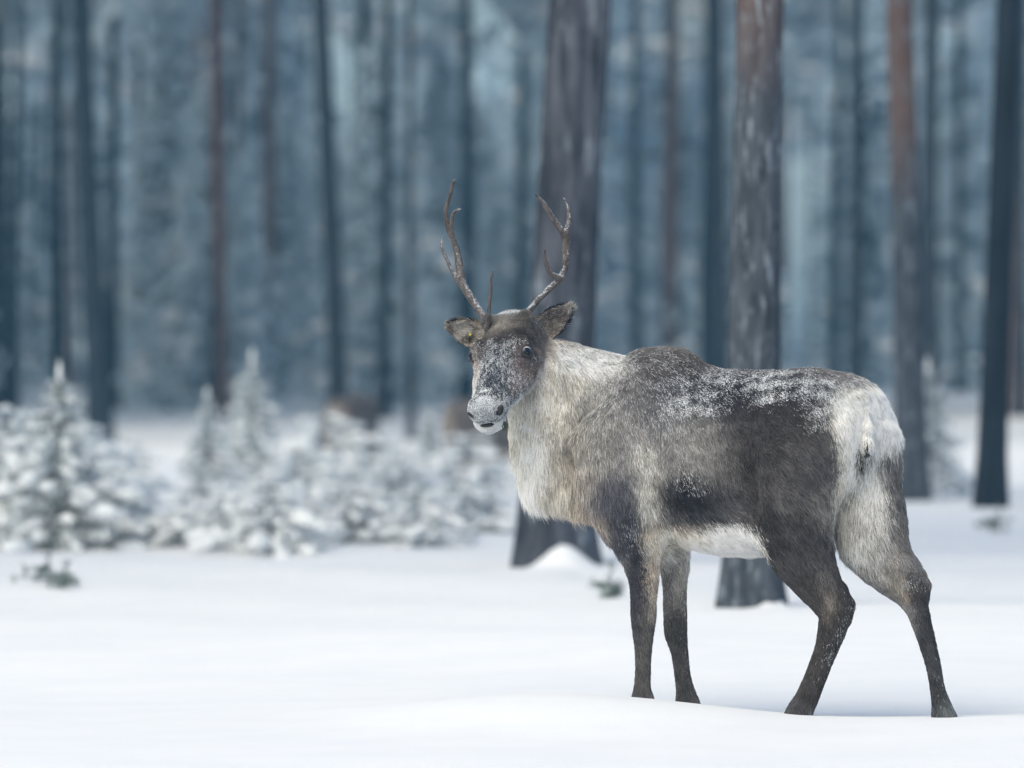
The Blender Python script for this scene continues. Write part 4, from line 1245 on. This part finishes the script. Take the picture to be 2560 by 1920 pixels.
# ------------------------------------------------------------------ two reindeer resting far behind
E = np.eye(3)
lt = Loft((0, 0, 0), E[0], E[1], E[2], [(-.62, .03, .30, .22), (-.58, .13, .44, .08), (-.45, .20, .55, -.06), (-.2, .23, .58, -.08), (.1, .22, .58, -.08), (.35, .19, .62, -.04), (.5, .13, .56, .04), (.58, .04, .44, .2)], 2.1, .12, .05)
q_ = [lt, Cap((.42, 0, .34), (.66, .02, .40), .15, .10, .06), Cap((.66, .02, .40), (.78, .03, .42), .10, .075, .03), Cap((.76, .03, .43), (.98, .05, .30), .078, .045, .02),
      Cap((.98, .05, .30), (1.04, .05, .28), .045, .04, .02), Cap((.70, .10, .50), (.64, .20, .53), .03, .012, .01), Cap((.72, -.04, .50), (.66, -.14, .53), .03, .012, .01),
      Cap((.40, .16, .12), (.66, .18, .04), .07, .04, .03), Cap((.66, .18, .04), (.48, .2, -.02), .035, .03, .01), Cap((.40, -.16, .12), (.66, -.18, .04), .07, .04, .03), Cap((.66, -.18, .04), (.48, -.2, -.02), .035, .03, .01),
      Cap((-.35, .16, .15), (-.05, .24, .06), .14, .07, .05), Cap((-.05, .24, .06), (-.3, .28, -.01), .05, .03, .02), Cap((-.35, -.16, .15), (-.05, -.24, .06), .14, .07, .05), Cap((-.05, -.24, .06), (-.3, -.28, -.01), .05, .03, .02)]
vf, qf = mesh_sdf(q_, [], (-.8, -.45, -.2), (1.2, .45, 1.0), .014, lambda p: .004 * snoise(p, 9, 60, 5), B=12)
vf = relax(vf, qf, 1)
far_me = mk("body", vf, qf)
Cf = np.tile(lin((84, 80, 80)), (len(vf), 1))
m = sst(.25, .55, vf[:, 0])[:, None]; Cf = Cf * (1 - m) + lin((124, 118, 114)) * m
m = sst(-.48, -.60, vf[:, 0])[:, None]; Cf = Cf * (1 - m) + lin((120, 112, 106)) * m
m = sst(.06, -.04, vf[:, 2])[:, None]; Cf = Cf * (1 - m) + lin((190, 185, 178)) * m
Cf = Cf * np.exp(.22 * snoise(vf, 12, 40))[:, None]
attr_col(far_me, Cf); far_me.materials.append(M_SKIN)
ant = MB()
for sg in (-1, 1):
    ant.add(*tube([(.70, .03 + sg * .05, .48), (.62, .03 + sg * .12, .58), (.58, .03 + sg * .16, .66), (.62, .03 + sg * .17, .74)], [.013, .012, .010, .004], 8))
    ant.add(*tube([(.60, .03 + sg * .14, .62), (.54, .03 + sg * .16, .68)], [.009, .003], 6))
ant_me = ant.mesh("antlers"); ant_me.materials.append(M_ANT)
for (u, vb, rz, lab) in ((757, 1008, R(75), "blurred brown reindeer lying behind the saplings at the foot of the slender leaning pine"),
                         (1078, 1005, R(12), "blurred brown reindeer resting in the snow just left of the big reindeer's muzzle")):
    x, y, z = at(u * K, vb * K)
    e = bpy.data.objects.new("reindeer", None); S.collection.objects.link(e); e.location = (x, y, z + .13); e.rotation_euler = (0, 0, rz)
    tag(e, lab, "reindeer", "far reindeer resting in the snow")
    for nm, me in (("body", far_me), ("antlers", ant_me)):
        o = bpy.data.objects.new(nm, me); S.collection.objects.link(o); o.parent = e

# a wisp of dark lichen hanging at the corner of the mouth
lc = MB(); gl = np.random.default_rng(5)
for k in range(16):
    b0 = P(1262 + gl.uniform(-3, 5), 1056 + gl.uniform(-3, 4), -108); q = [b0]
    for i in range(4): q.append(q[-1] + np.array([gl.normal() * .0022, gl.normal() * .002, -.0055 * gl.uniform(.6, 1.3)]))
    lc.add(*tube(q, [.0011, .0011, .0010, .0008, .0004], 5))
M_LICHEN, _, _ = mat("lichen", (.035, .05, .035), .8, .2)
tag(link("lichen_wisp", lc.mesh("lichen_wisp"), None, M_LICHEN), "tiny dark green wisp of lichen hanging from the corner of the big reindeer's mouth", "lichen")
hz = mk("added_haze", np.array([[x, y, z] for x in (-440, 440) for y in (-170, 600) for z in (-1.2, 34)], float),
        [[0, 1, 3, 2], [4, 6, 7, 5], [0, 4, 5, 1], [2, 3, 7, 6], [0, 2, 6, 4], [1, 5, 7, 3]], None, False)
hm = bpy.data.materials.new("added_haze_air"); hm.use_nodes = True
hm.node_tree.nodes.clear()
pv = hm.node_tree.nodes.new("ShaderNodeVolumePrincipled"); mo = hm.node_tree.nodes.new("ShaderNodeOutputMaterial")
pv.inputs["Color"].default_value = (.26, .66, 1.0, 1)  # volume added to turn the background bluer and lighter
pv.inputs["Density"].default_value = 0.0016
pv.inputs["Anisotropy"].default_value = 0.0
hm.node_tree.links.new(pv.outputs[0], mo.inputs["Volume"])
tag(link("added_haze", hz, None, hm), "blue air added to lift and tint the far forest", kind='stuff')
